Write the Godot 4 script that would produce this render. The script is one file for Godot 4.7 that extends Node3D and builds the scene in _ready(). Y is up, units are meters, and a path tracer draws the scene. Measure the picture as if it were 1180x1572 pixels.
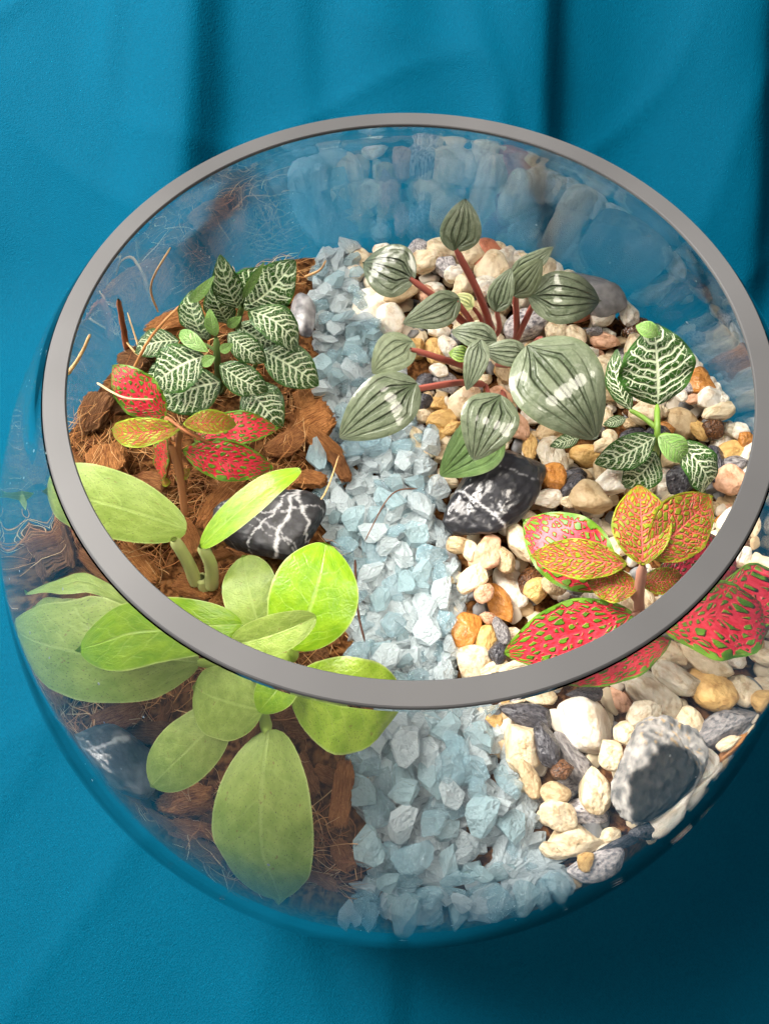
extends Node3D
# A glass fishbowl planted as a terrarium, standing on a teal satin cloth. Tables are in centimetres.

const CM := 0.01
const RIM_Y := 23.5
const SURFACE := 13.5

# plant, kind of leaf, base, tip, direction the face turns to, width, arch, fold, wave
var leaf_table := [
	["A","whitevein",-9.26,16.10,-5.96, -11.13,15.70,-5.60, -0.10,0.88,0.47,1.17,0.10,0.15,0.06],
	["A","whitevein",-8.76,15.10,-5.56, -10.79,14.90,-4.88, 0.05,0.90,0.43,1.40,0.08,0.10,0.06],
	["A","whitevein",-7.92,16.70,-4.78, -10.01,15.70,-3.99, -0.18,0.81,0.55,1.94,0.14,0.12,0.06],
	["A","whitevein",-7.56,15.10,-4.75, -10.07,14.50,-3.90, -0.03,0.85,0.52,2.05,0.10,0.10,0.06],
	["A","whitevein",-7.27,16.70,-4.36, -5.42,15.80,-3.88, 0.24,0.79,0.56,1.26,0.14,0.10,0.05],
	["A","whitevein",-5.82,16.10,-5.62, -3.58,15.10,-4.74, 0.18,0.84,0.51,1.73,0.14,0.10,0.05],
	["A","whitevein",-6.56,14.80,-4.89, -5.05,14.10,-3.32, 0.03,0.92,0.38,1.87,0.14,0.10,0.06],
	["A","whitevein",-6.92,17.50,-5.24, -5.48,16.70,-4.57, 0.15,0.78,0.61,1.05,0.16,0.12,0.05],
	["A","whitevein",-6.90,16.50,-6.56, -5.20,15.90,-5.98, 0.12,0.84,0.52,1.20,0.12,0.10,0.05],
	["A","whitevein",-6.24,17.70,-6.19, -4.34,16.50,-5.30, 0.37,0.86,0.36,1.51,0.34,0.06,0.05],
	["A","whitevein",-6.40,17.10,-7.06, -4.43,19.10,-7.44, -0.15,0.32,0.93,1.79,0.08,0.12,0.07],
	["A","whitevein",-6.93,16.50,-7.38, -5.55,18.10,-8.05, -0.15,0.49,0.86,1.64,0.06,0.10,0.06],
	["A","whitevein",-6.72,17.30,-6.66, -6.98,19.90,-6.76, 0.24,0.06,0.97,1.19,0.06,0.20,0.06],
	["A","whitevein",-7.36,16.10,-6.92, -7.74,17.90,-7.20, 0.10,0.17,0.98,1.26,0.06,0.10,0.05],
	["A","whitevein",-7.94,16.70,-5.55, -8.21,18.70,-6.22, -0.37,0.25,0.89,1.49,0.10,0.25,0.05],
	["A","youngwhite",-8.24,18.50,-5.82, -7.19,19.50,-6.20, -0.13,0.46,0.88,0.41,0.15,0.25,0.00],
	["A","youngwhite",-7.38,17.50,-5.09, -7.46,18.50,-5.54, 0.02,0.41,0.91,0.55,0.08,0.30,0.00],
	["A","youngwhite",-6.97,17.50,-5.56, -6.37,18.10,-5.57, -0.26,0.28,0.92,0.40,0.08,0.30,0.00],
	["A","youngwhite",-7.60,17.30,-4.49, -8.97,17.10,-5.68, -0.34,0.91,0.24,0.60,0.14,0.20,0.00],
	["A","youngwhite",-6.41,18.10,-6.47, -5.39,19.70,-6.72, 0.08,0.10,0.99,0.34,0.05,0.30,0.00],
	["A","youngwhite",-7.12,17.40,-4.44, -6.57,17.80,-4.50, -0.27,0.51,0.82,0.38,0.10,0.30,0.00],
	["A","youngwhite",-7.32,17.30,-4.26, -7.87,16.90,-4.12, -0.35,0.71,0.61,0.45,0.10,0.30,0.00],
	["B","red",-8.98,16.50,-2.00, -10.95,17.70,-3.38, -0.05,0.71,0.70,1.71,0.08,0.12,0.06],
	["B","youngred",-7.87,17.70,-0.79, -10.89,16.70,-1.23, -0.34,0.80,0.50,1.07,0.16,0.20,0.08],
	["B","youngred",-7.87,17.70,-0.93, -6.15,16.90,-1.54, 0.49,0.80,0.34,0.89,0.16,0.20,0.06],
	["B","red",-7.89,16.10,-1.27, -4.91,15.50,-2.39, 0.30,0.91,0.30,1.36,0.12,0.15,0.06],
	["B","red",-8.16,16.30,-0.68, -4.94,15.30,-0.67, 0.24,0.78,0.58,1.56,0.14,0.12,0.08],
	["B","red",-9.07,15.70,-1.53, -9.52,14.30,-0.48, -0.76,0.53,0.37,1.48,0.05,0.20,0.05],
	["B","youngred",-8.89,14.30,-0.54, -8.38,14.40,-1.01, 0.17,0.91,0.38,0.41,0.10,0.20,0.00],
	["B","youngred",-9.12,14.20,-0.50, -9.54,14.00,-0.54, -0.40,0.75,0.53,0.36,0.10,0.20,0.00],
	["C","grey",1.58,18.90,-8.45, 1.86,20.30,-9.70, 0.00,0.66,0.75,1.57,0.06,0.06,0.00],
	["C","grey",0.09,18.10,-7.70, -2.00,17.90,-8.76, -0.31,0.84,0.44,2.08,0.12,0.06,0.02],
	["C","youngyellow",2.45,17.10,-7.33, 1.65,17.10,-7.87, -0.25,0.90,0.37,0.76,0.12,0.10,0.00],
	["C","grey",1.86,17.80,-7.13, -0.27,17.50,-6.06, 0.14,0.85,0.51,1.33,0.12,0.06,0.00],
	["C","greydark",0.14,17.30,-5.35, -1.42,16.50,-4.41, -0.21,0.89,0.40,1.63,0.10,0.03,0.00],
	["C","grey",0.33,18.10,-2.80, -2.41,16.90,-1.12, -0.04,0.84,0.54,2.15,0.16,0.04,0.02],
	["C","grey",3.20,18.10,-4.83, 1.53,18.00,-5.33, -0.19,0.86,0.47,1.00,0.14,0.06,0.00],
	["C","grey",4.27,18.20,-4.19, 2.70,18.10,-4.38, -0.11,0.90,0.43,1.00,0.12,0.06,0.00],
	["C","grey",2.54,18.70,-4.38, 2.13,17.70,-2.86, -0.09,0.84,0.53,0.89,0.10,0.10,0.00],
	["C","younggreen",2.28,17.20,-4.81, 1.50,17.10,-5.04, -0.24,0.85,0.46,0.64,0.14,0.10,0.00],
	["C","grey",3.15,18.50,-5.90, 3.56,19.70,-6.87, -0.09,0.64,0.76,0.96,0.08,0.16,0.00],
	["C","grey",3.70,19.10,-7.28, 5.10,19.90,-7.80, -0.10,0.66,0.75,0.76,0.08,0.10,0.00],
	["C","greydark",3.79,18.70,-6.48, 4.71,19.70,-7.37, 0.11,0.60,0.79,1.15,0.06,0.05,0.00],
	["C","grey",4.38,18.50,-6.69, 7.29,17.90,-7.19, 0.26,0.83,0.49,1.95,0.14,0.06,0.02],
	["C","grey",4.19,18.70,-4.19, 6.82,17.30,-1.27, 0.01,0.90,0.43,3.31,0.15,0.05,0.02],
	["C","greyunder",3.46,16.10,-2.56, 1.37,15.30,-0.64, 0.03,0.91,0.42,2.07,0.10,0.08,0.02],
	["C","grey",3.30,18.10,-2.42, 2.44,17.10,-0.29, 0.02,0.90,0.43,2.07,0.14,0.06,0.02],
	["D","whitevein",9.63,16.00,-3.75, 9.02,18.30,-5.76, -0.02,0.65,0.76,2.86,0.06,0.14,0.06],
	["D","youngwhite",9.04,18.40,-5.12, 8.28,18.40,-5.54, -0.32,0.75,0.57,0.59,0.20,0.10,0.00],
	["D","whitevein",8.68,15.70,-3.67, 7.85,17.10,-5.49, -0.68,0.39,0.61,1.01,0.10,0.10,0.05],
	["D","youngwhite",8.99,15.50,-4.45, 8.45,16.70,-5.72, 0.38,0.75,0.54,1.09,0.05,0.10,0.04],
	["D","whitevein",9.39,16.00,-2.31, 7.28,15.00,-1.61, -0.20,0.81,0.55,1.29,0.14,0.15,0.06],
	["D","whitevein",9.62,15.20,-2.13, 8.45,14.40,-0.97, -0.03,0.84,0.55,1.52,0.20,0.10,0.06],
	["D","youngwhite",9.37,16.30,-2.11, 10.52,15.70,-1.46, 0.13,0.83,0.54,1.02,0.20,0.10,0.00],
	["D","whitevein",10.15,16.00,-2.17, 11.76,14.20,-1.03, 0.42,0.72,0.55,1.56,0.25,0.12,0.06],
	["D","whitevein",6.98,14.30,-3.27, 5.80,14.20,-2.85, 0.08,0.90,0.42,0.58,0.10,0.10,0.02],
	["D","whitevein",8.86,14.50,-4.14, 7.97,14.30,-3.91, -0.08,0.88,0.47,0.48,0.10,0.10,0.02],
	["E","red",7.26,16.50,4.04, 4.27,15.90,1.37, -0.42,0.87,0.27,2.51,0.10,0.10,0.06],
	["E","red",7.69,16.50,4.98, 3.59,15.30,6.21, -0.09,0.85,0.52,2.26,0.10,0.10,0.06],
	["E","reddark",8.51,16.50,3.86, 11.23,15.90,1.69, 0.35,0.92,0.19,1.47,0.10,0.10,0.04],
	["E","reddark",10.08,15.50,3.63, 12.20,15.30,2.08, 0.27,0.93,0.25,1.36,0.10,0.10,0.04],
	["E","red",10.56,15.70,4.39, 13.73,15.30,2.75, 0.30,0.89,0.35,1.68,0.10,0.10,0.04],
	["E","red",8.63,16.10,5.20, 12.47,15.40,4.27, 0.27,0.84,0.48,2.41,0.12,0.10,0.08],
	["E","red",9.41,15.10,5.40, 5.71,14.40,6.89, 0.04,0.87,0.50,1.49,0.10,0.10,0.06],
	["E","coral",7.13,18.10,3.94, 4.27,17.10,3.35, -0.37,0.79,0.48,1.31,0.14,0.10,0.10],
	["E","coral",7.58,17.50,4.49, 6.06,17.10,4.09, -0.34,0.82,0.46,1.14,0.12,0.12,0.12],
	["E","coral",7.57,17.60,4.31, 9.14,17.30,3.91, 0.28,0.84,0.47,0.89,0.14,0.15,0.06],
	["E","coral",7.48,18.50,4.14, 7.43,19.30,1.68, -0.01,0.95,0.31,1.86,0.05,0.22,0.03],
	["E","coral",7.71,18.50,3.86, 9.78,19.10,1.92, 0.25,0.81,0.52,2.10,0.06,0.14,0.03],
	["F","limepale",-7.24,17.10,2.88, -13.79,15.90,1.12, -0.28,0.84,0.46,2.44,0.10,-0.04,0.03],
	["F","lime",-6.67,17.10,3.53, -3.47,18.70,1.20, -0.39,0.92,0.09,1.25,0.06,0.20,0.00],
	["G","limepale",-4.62,15.50,5.80, -5.51,15.90,3.23, -0.12,0.97,0.19,1.99,0.08,0.03,0.02],
	["G","limepale",-8.62,16.70,5.66, -12.09,16.30,4.77, -0.02,0.94,-0.34,0.71,0.12,0.10,0.05],
	["G","limepale",-10.06,16.50,5.77, -11.81,16.10,5.29, -0.29,0.91,0.31,1.07,0.10,0.05,0.03],
	["G","limepale",-6.25,16.50,7.29, -12.45,15.90,6.04, -0.18,0.85,0.50,2.96,0.10,-0.06,0.03],
	["G","lime",-4.63,18.50,6.61, -9.61,17.50,7.17, -0.12,0.88,0.46,1.93,0.14,0.10,0.03],
	["G","lime",-3.21,17.50,7.03, -2.35,18.70,3.91, 0.06,0.93,0.37,2.74,0.08,0.05,0.02],
	["G","limepale",-5.18,16.10,8.59, -7.21,15.40,10.59, 0.06,0.92,0.38,1.87,0.10,-0.06,0.02],
	["G","limepale",-3.94,17.10,8.84, -6.29,16.70,8.14, -0.28,0.85,0.45,2.05,0.10,-0.05,0.03],
	["G","limeolive",-3.09,17.50,8.20, 0.28,16.30,8.26, 0.28,0.80,0.53,2.88,0.12,0.04,0.03],
	["G","lime",-3.01,18.10,7.61, -3.95,17.70,9.02, 0.09,0.94,0.32,1.19,0.10,0.10,0.02],
	["G","limepale",-4.75,18.90,7.38, -2.34,19.70,6.72, -0.13,0.84,0.53,1.16,0.08,0.35,0.02],
	["G","limepale",-3.78,16.50,9.21, -3.25,14.10,13.90, -0.00,0.89,0.46,2.96,0.10,-0.06,0.02],
]
var stem_table := [
	["A","stem",0.16,-8.12,13.10,-5.60,-7.53,16.10,-4.82,-7.34,17.50,-5.03],
	["A","stem",0.14,-7.37,13.10,-7.19,-6.86,16.50,-6.50,-6.38,18.10,-6.08],
	["A","stem",0.10,-6.97,13.20,-6.07,-6.34,14.90,-5.82,-5.82,16.10,-5.62],
	["A","petiole",0.07,-7.40,16.90,-4.83,-7.90,16.70,-5.29,-8.64,16.30,-5.82],
	["A","petiole",0.07,-7.95,13.50,-5.32,-7.51,14.70,-4.79,-7.56,15.10,-4.75],
	["B","stem",0.15,-8.60,13.30,0.45,-8.54,15.00,-0.36,-8.59,16.50,-0.81],
	["B","stem",0.13,-8.83,13.30,-0.57,-8.41,16.10,-0.85,-7.92,17.70,-0.81],
	["B","petiole",0.07,-7.97,17.60,-0.69,-7.56,17.10,-0.87,-7.08,16.40,-0.83],
	["B","petiole",0.07,-8.41,16.70,-0.86,-8.70,16.70,-1.42,-9.00,16.50,-2.00],
	["C","petiole",0.17,3.66,13.80,-8.88,2.71,16.70,-8.47,1.60,19.00,-8.48],
	["C","petiole",0.16,3.32,13.90,-8.12,1.56,16.70,-7.55,-0.09,18.20,-7.69],
	["C","petiole",0.14,3.24,13.90,-8.19,2.36,16.50,-7.26,1.73,17.80,-6.99],
	["C","petiole",0.15,3.02,13.90,-6.69,1.62,16.10,-5.41,0.05,17.30,-4.97],
	["C","petiole",0.15,3.21,13.90,-6.01,1.85,16.50,-4.07,0.15,18.00,-2.55],
	["C","petiole",0.12,3.60,14.00,-8.42,3.55,16.50,-6.81,3.17,18.50,-5.90],
	["C","petiole",0.15,4.60,13.90,-8.18,4.32,16.10,-7.19,3.84,18.70,-6.58],
	["C","petiole",0.14,4.54,13.90,-8.18,4.47,16.30,-7.02,4.67,18.40,-6.70],
	["C","petiole",0.13,4.62,13.90,-7.12,5.14,16.50,-6.38,4.62,18.50,-3.73],
	["C","petiole",0.13,3.98,13.90,-5.71,3.93,16.00,-2.94,3.21,18.00,-2.15],
	["C","petiole",0.10,3.18,13.90,-7.94,3.13,16.00,-6.05,3.16,18.10,-4.85],
	["C","petiole",0.10,3.73,13.90,-7.07,4.15,16.30,-5.20,4.20,18.20,-4.21],
	["C","petiole",0.10,3.51,13.90,-7.77,3.01,16.30,-5.63,2.52,18.60,-4.38],
	["C","petiole",0.10,3.31,13.80,-6.09,3.51,15.10,-3.54,3.43,16.00,-2.56],
	["C","petiole",0.10,3.34,13.80,-8.57,2.90,15.90,-7.81,2.45,17.10,-7.33],
	["C","petiole",0.10,3.04,13.80,-7.12,2.67,15.90,-5.58,2.28,17.20,-4.81],
	["D","stem",0.14,10.31,13.20,-3.05,9.47,15.90,-2.32,9.56,16.10,-3.68],
	["D","stem",0.11,9.59,15.70,-2.87,9.15,15.70,-3.33,8.63,15.70,-3.70],
	["D","petiole",0.10,9.47,15.90,-2.32,9.76,16.20,-2.26,10.19,16.00,-2.14],
	["E","stem",0.20,9.00,13.20,4.31,7.84,16.70,4.55,7.45,18.60,4.14],
	["E","petiole",0.10,8.17,15.70,4.62,7.78,16.40,4.94,7.60,16.50,5.01],
	["E","petiole",0.10,8.21,15.70,4.62,8.39,16.10,5.10,8.70,16.10,5.20],
	["E","petiole",0.10,8.06,16.10,4.54,7.61,16.50,4.26,7.20,16.50,4.00],
	["F","petiole",0.26,-7.56,13.70,3.51,-7.50,15.50,3.39,-7.64,17.00,3.24],
	["F","petiole",0.26,-6.97,13.70,3.63,-6.60,15.70,3.59,-6.61,17.20,3.53],
	["F","stem",0.30,-7.29,13.10,3.49,-7.26,13.70,3.54,-7.26,14.30,3.48],
	["G","stem",0.30,-4.95,13.00,6.50,-4.71,15.10,6.63,-4.56,16.50,6.83],
	["G","petiole",0.20,-4.60,15.90,6.87,-4.65,17.30,6.77,-4.76,18.40,6.66],
	["G","petiole",0.22,-4.66,15.10,6.68,-3.39,16.50,6.99,-3.22,17.50,6.95],
	["G","petiole",0.20,-4.74,15.30,6.81,-5.47,15.90,7.13,-6.33,16.50,7.30],
	["G","petiole",0.20,-4.70,14.70,6.86,-4.29,15.70,8.29,-3.79,16.50,9.29],
	["G","petiole",0.20,-4.56,15.50,6.97,-4.07,16.50,8.27,-3.98,17.10,8.85],
	["G","petiole",0.20,-4.52,15.50,6.97,-3.60,16.70,7.69,-3.02,17.50,8.19],
	["G","petiole",0.18,-4.54,16.30,6.88,-4.66,17.90,7.16,-4.76,18.90,7.38],
	["G","petiole",0.16,-4.77,15.10,6.86,-4.93,15.70,7.90,-5.22,16.10,8.60],
	["G","petiole",0.16,-4.64,15.00,6.60,-4.53,15.40,6.27,-4.62,15.50,5.75],
]
# colour, x, z, length, width, turn
var pebble_table := [
	["w",-1.51,-14.24,0.85,0.66,29],["w",-2.65,-12.56,0.90,0.79,-86],["s",0.23,-14.15,1.25,1.10,-103],["s",0.37,-13.61,0.80,0.75,3],["c",1.35,-13.57,1.54,1.08,-11],
	["c",2.48,-14.38,1.19,0.99,-90],["c",0.66,-12.88,1.42,1.06,16],["s",1.51,-12.51,1.29,0.94,-66],["w",2.09,-12.05,1.17,0.87,16],["w",-1.76,-10.72,1.82,1.74,-102],
	["n",-0.52,-11.09,1.72,1.13,34],["w",-0.93,-9.61,1.51,1.28,-87],["y",0.24,-8.50,0.98,0.91,-34],["y",1.13,-8.40,1.52,0.76,-81],["w",1.73,-8.50,1.17,0.75,-65],
	["w",0.92,-11.75,1.14,0.85,28],["r",3.66,-14.44,1.58,1.50,-80],["w",4.64,-14.27,1.43,1.26,-106],["c",5.45,-14.39,1.09,0.85,-69],["w",6.16,-14.42,0.76,0.75,-107],
	["c",4.07,-13.57,1.15,0.91,-68],["c",2.70,-13.30,1.45,1.38,40],["c",3.69,-12.40,1.70,1.57,-91],["w",5.02,-13.61,0.91,0.76,39],["c",6.35,-13.26,1.85,1.15,65],
	["w",7.06,-13.46,1.20,0.85,-70],["w",7.89,-13.16,0.96,0.71,-18],["c",8.98,-12.89,1.02,0.66,-25],["c",2.39,-11.50,1.19,0.96,-90],["w",3.31,-11.46,0.95,0.92,-36],
	["w",8.56,-9.93,1.20,0.82,37],["r",7.75,-10.00,1.42,0.51,39],["w",8.86,-9.34,0.69,0.67,3],["c",6.96,-8.85,1.36,0.82,-8],["c",6.53,-9.42,1.23,0.98,-68],
	["c",7.40,-9.02,1.08,0.78,-69],["p",8.16,-8.18,1.00,0.95,-17],["p",8.64,-8.85,1.18,0.75,-10],["g",8.13,-9.20,0.63,0.45,3],["n",5.76,-8.43,1.00,0.64,-67],
	["s",5.24,-9.78,1.94,1.23,27],["o",10.72,-11.14,0.87,0.64,-25],["b",11.05,-10.42,1.26,1.03,21],["w",10.17,-10.65,1.21,0.74,-88],["m",11.81,-10.00,0.77,0.69,-119],
	["c",12.17,-9.24,0.78,0.69,-24],["c",12.62,-8.56,1.30,0.82,-82],["s",13.05,-9.02,0.87,0.71,-62],["w",13.16,-7.98,1.48,0.63,-82],["c",12.55,-7.49,1.06,0.68,52],
	["w",12.14,-7.12,0.93,0.55,60],["o",13.20,-7.17,1.04,0.87,35],["o",12.36,-6.27,1.12,1.06,-30],["w",13.47,-6.73,0.95,0.58,43],["w",13.46,-5.95,1.28,1.08,25],
	["w",13.91,-6.55,0.77,0.55,-82],["w",14.13,-6.05,0.64,0.63,-122],["c",13.82,-5.33,1.39,0.78,25],["c",12.86,-4.90,1.28,0.66,29],["w",13.11,-4.04,1.88,0.66,62],
	["n",11.42,-4.76,1.32,1.24,-54],["y",12.07,-4.21,0.93,0.55,-71],["t",13.84,-4.33,0.75,0.71,-115],["w",14.30,-4.22,0.74,0.62,-72],["y",13.37,-3.17,1.51,1.05,24],
	["o",14.00,-3.67,0.67,0.60,-123],["g",13.15,-2.45,1.10,0.81,3],["w",13.93,-2.95,1.44,0.45,65],["w",13.58,-2.08,0.86,0.46,41],["p",12.84,-1.66,1.20,1.18,-9],
	["d",12.39,-2.42,1.50,0.82,-90],["p",11.88,-5.54,0.71,0.41,3],["w",11.39,-5.79,0.73,0.44,-71],["b",9.80,-5.41,1.12,0.82,-29],["d",9.57,-4.26,1.17,0.70,14],
	["o",10.75,-4.31,0.67,0.67,-22],["b",12.56,-4.11,0.80,0.71,3],["w",10.99,-3.88,0.73,0.46,-10],["c",10.69,-5.12,0.54,0.47,3],["s",11.77,-6.18,0.67,0.57,-71],
	["w",9.85,-5.88,0.69,0.45,-23],["c",8.58,-5.22,0.91,0.68,-69],["t",6.09,-2.99,1.78,1.09,-85],["y",7.48,-3.15,1.20,0.89,-9],["c",8.16,-3.43,0.95,0.75,35],
	["d",6.85,-2.10,1.15,1.00,19],["o",5.89,-1.51,1.03,1.02,-33],["d",6.56,-1.10,1.18,0.72,53],["n",7.29,-0.61,1.54,1.25,-27],["w",8.28,-1.48,1.44,1.03,52],
	["n",7.76,-1.75,1.30,0.48,-86],["w",10.64,-1.64,0.90,0.86,-9],["w",10.46,-2.33,1.15,0.92,3],["c",8.62,-4.08,0.82,0.60,-68],["w",5.53,-0.56,1.13,0.78,24],
	["c",6.39,-0.42,0.61,0.46,3],["w",12.08,-0.11,0.82,0.50,41],["o",12.55,-0.25,0.56,0.52,3],["p",12.82,-0.72,0.75,0.47,33],["n",12.37,-0.87,0.58,0.43,-34],
	["c",14.00,0.05,1.06,0.86,-71],["w",13.44,1.43,0.99,0.80,-9],["w",12.98,1.26,1.15,0.37,68],["b",13.76,0.84,0.93,0.41,-21],["p",3.25,1.98,1.46,1.03,62],
	["w",4.23,2.86,1.67,1.05,-73],["c",4.55,1.41,1.50,0.90,-63],["n",3.89,2.14,0.99,0.66,-73],["o",3.73,3.61,1.57,0.85,-64],["c",2.71,2.99,1.29,0.83,48],
	["c",2.03,2.63,0.81,0.56,34],["c",2.61,1.85,0.84,0.56,-72],["n",2.14,1.63,0.79,0.60,3],["p",3.09,3.56,0.67,0.67,3],["b",4.87,2.65,1.12,0.67,61],
	["y",5.06,3.16,0.94,0.76,47],["n",5.67,3.01,0.87,0.83,3],["o",2.51,4.65,1.30,0.93,71],["y",3.26,4.93,1.19,0.79,75],["c",2.81,5.87,1.26,1.09,-71],
	["c",3.49,6.14,0.99,0.41,23],["c",4.14,6.11,1.22,0.37,15],["d",3.64,5.52,1.03,0.59,70],["g",3.75,4.84,1.00,0.48,-72],["p",3.32,4.24,0.61,0.41,-19],
	["g",6.54,3.30,0.86,0.52,3],["c",5.38,2.52,0.52,0.32,-20],["y",1.49,-4.67,1.21,0.91,15],["c",2.56,-5.45,1.44,1.37,26],["y",1.34,-5.59,0.72,0.61,3],
	["d",0.71,-5.56,0.77,0.74,3],["g",1.69,-6.64,1.06,0.88,-34],["d",0.77,-6.60,0.84,0.84,3],["w",1.32,-6.97,0.83,0.68,-34],["p",3.94,-5.88,1.11,1.02,-22],
	["c",3.40,-7.00,0.65,0.47,26],["c",0.73,-4.90,0.60,0.60,3],["g",0.69,-4.11,0.70,0.58,-9],["y",1.23,-3.84,0.86,0.67,37],["c",0.48,-3.71,1.00,0.55,-71],
	["c",0.98,-3.25,0.99,0.55,-72],["c",1.56,-1.70,1.20,0.54,-9],["y",5.20,-3.61,1.33,0.59,-88],["p",4.66,-4.39,1.33,0.89,-65],["y",1.93,-4.20,0.87,0.49,37],
	["c",3.60,7.47,1.18,0.53,13],["c",5.17,7.06,1.10,0.70,-18],["c",4.45,7.09,0.88,0.33,17],["y",3.55,7.96,0.69,0.59,-71],["d",4.60,7.76,1.78,0.82,-18],
	["c",4.43,8.66,1.26,1.09,22],["d",5.13,8.69,1.09,0.72,-72],["w",6.62,7.82,1.51,1.50,-140],["c",7.07,8.77,0.86,0.77,-74],["c",7.68,8.10,0.75,0.70,-29],
	["g",6.26,9.13,2.02,0.82,-56],["n",4.53,9.59,1.06,0.57,-71],["b",5.51,9.31,0.71,0.53,21],["g",5.48,9.85,1.36,0.60,17],["s",6.16,10.35,1.45,0.69,3],
	["c",5.20,10.40,0.49,0.38,-17],["c",5.04,10.62,0.56,0.38,-27],["c",5.87,11.26,1.60,1.12,-7],["c",5.22,11.66,1.04,0.48,-16],["c",7.00,11.12,0.68,0.65,-61],
	["d",7.31,11.61,1.45,0.60,14],["d",7.97,11.20,0.96,0.72,-28],["s",6.63,12.42,1.73,0.94,22],["y",6.11,12.18,0.78,0.50,-77],["p",7.98,6.99,0.75,0.61,-8],
	["t",9.10,6.62,1.42,1.21,-19],["t",8.36,7.49,1.24,0.63,31],["y",10.84,6.27,1.24,1.19,-19],["c",11.78,6.15,0.91,0.76,-89],["c",12.66,5.92,1.01,0.64,-8],
	["y",12.54,6.62,1.04,0.84,3],["c",9.95,7.33,0.95,0.87,-30],["g",11.01,7.37,1.95,0.82,34],["o",11.12,8.26,1.35,0.90,21],["c",11.94,7.81,0.66,0.42,21],
	["c",10.83,8.04,0.94,0.46,21],["w",10.49,9.31,1.13,0.94,-18],["w",10.05,10.17,1.29,0.66,54],["w",10.06,8.87,1.08,0.67,-87],["w",8.90,10.60,2.02,1.23,53],
	["p",9.43,9.71,0.96,0.41,68],["t",9.83,6.20,1.15,0.72,-8],["d",6.63,7.06,1.17,0.50,3],["c",6.71,5.95,0.92,0.71,3],["c",5.54,6.47,0.90,0.66,-8],
	["n",5.11,5.79,0.92,0.71,3],["g",9.06,5.36,0.88,0.76,-19],["c",10.45,5.30,1.02,0.73,3],["w",11.64,5.00,0.85,0.84,-44],["c",12.83,4.82,1.03,0.84,3],
	["n",11.29,4.29,0.91,0.72,-8]
]
var stone_table := [
	["blackvein",3.47,-0.59,4.73,3.13,47,0.75],
	["blackmany",-5.05,1.19,4.20,3.08,-4,0.60],
	["blackwet",-8.76,9.86,3.20,2.07,-31,0.70],
	["marble",-4.72,-9.19,2.47,1.15,-77,0.80],
	["greystone",8.34,-11.35,3.32,2.03,-33,0.70],
	["patched",8.35,9.30,3.92,2.38,57,0.70]
]
var bark_table := [
	["t",-11.89,-1.48,1.70,1.68,-70],["t",-3.95,-3.69,1.86,1.65,32],["t",-4.36,-4.92,1.47,0.82,-72],["t",-10.32,-8.93,2.82,1.24,29],["d",-7.19,-0.10,2.40,0.98,60],
	["d",-10.28,-0.60,1.96,1.26,-19],["t",-6.55,10.71,1.61,1.01,17],["t",-6.72,11.87,1.49,0.74,-15],["t",-1.56,10.42,1.70,0.64,-96],["d",-5.70,11.62,1.94,0.59,-6],
	["t",-10.01,2.69,1.95,0.80,-45],["d",-2.66,-1.93,1.83,0.59,-68],["d",-3.31,-2.71,1.76,0.76,-41],["d",-13.22,-1.32,1.93,0.66,-53],["d",-13.10,2.45,1.85,0.72,-64],
	["d",-11.46,3.05,1.88,0.80,-22],["d",-9.66,1.31,1.37,0.97,3],["d",-3.35,8.40,1.59,0.88,-7],["d",-2.87,9.89,1.30,0.76,-54],["t",-1.38,12.08,0.90,0.60,-54],
	["d",-1.95,13.02,1.15,0.61,-24],["d",-5.74,12.48,1.61,0.70,-24],["d",-4.69,12.91,1.24,0.53,-15],["d",-9.17,8.23,1.38,0.86,24],["d",-11.48,7.19,1.53,0.60,-50],
	["d",-8.18,8.63,1.38,0.70,-7],["d",-3.91,-1.14,1.63,0.76,-20],["d",-4.86,-2.64,1.64,0.93,38],["d",-7.81,-2.50,1.65,1.24,-9],["d",-7.45,-3.80,1.52,0.72,71],
	["d",-12.01,-6.66,1.87,1.22,-20],["d",-12.98,-3.87,1.91,1.25,76],["d",-5.86,2.11,1.62,0.91,-38],["d",-2.63,4.84,1.50,0.71,-57],["d",-3.25,5.85,1.45,0.94,-27],
	["t",-13.01,1.01,2.07,0.58,-68],["t",-13.64,-0.38,2.14,0.76,-72],["d",-10.73,-3.65,1.41,0.97,-9],["d",-5.04,-6.99,1.60,0.71,-60],["d",-7.64,3.53,1.54,0.86,-18],
	["d",-6.35,3.99,1.43,0.90,47],["d",-8.24,1.39,2.02,0.74,-63],["d",-6.06,-11.08,1.93,1.15,-22],["d",-7.48,-11.52,1.51,1.14,16],["d",-2.92,2.78,1.33,0.54,-58],
	["d",-11.27,4.99,1.57,0.70,-26],["d",-12.29,5.78,1.60,0.66,-50],["d",-3.51,13.28,1.24,0.62,-15],["d",-4.53,12.38,1.27,0.76,-6],["d",-8.49,10.80,1.12,0.57,-24],
	["d",-7.27,11.65,1.09,0.48,-23]
]
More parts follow.
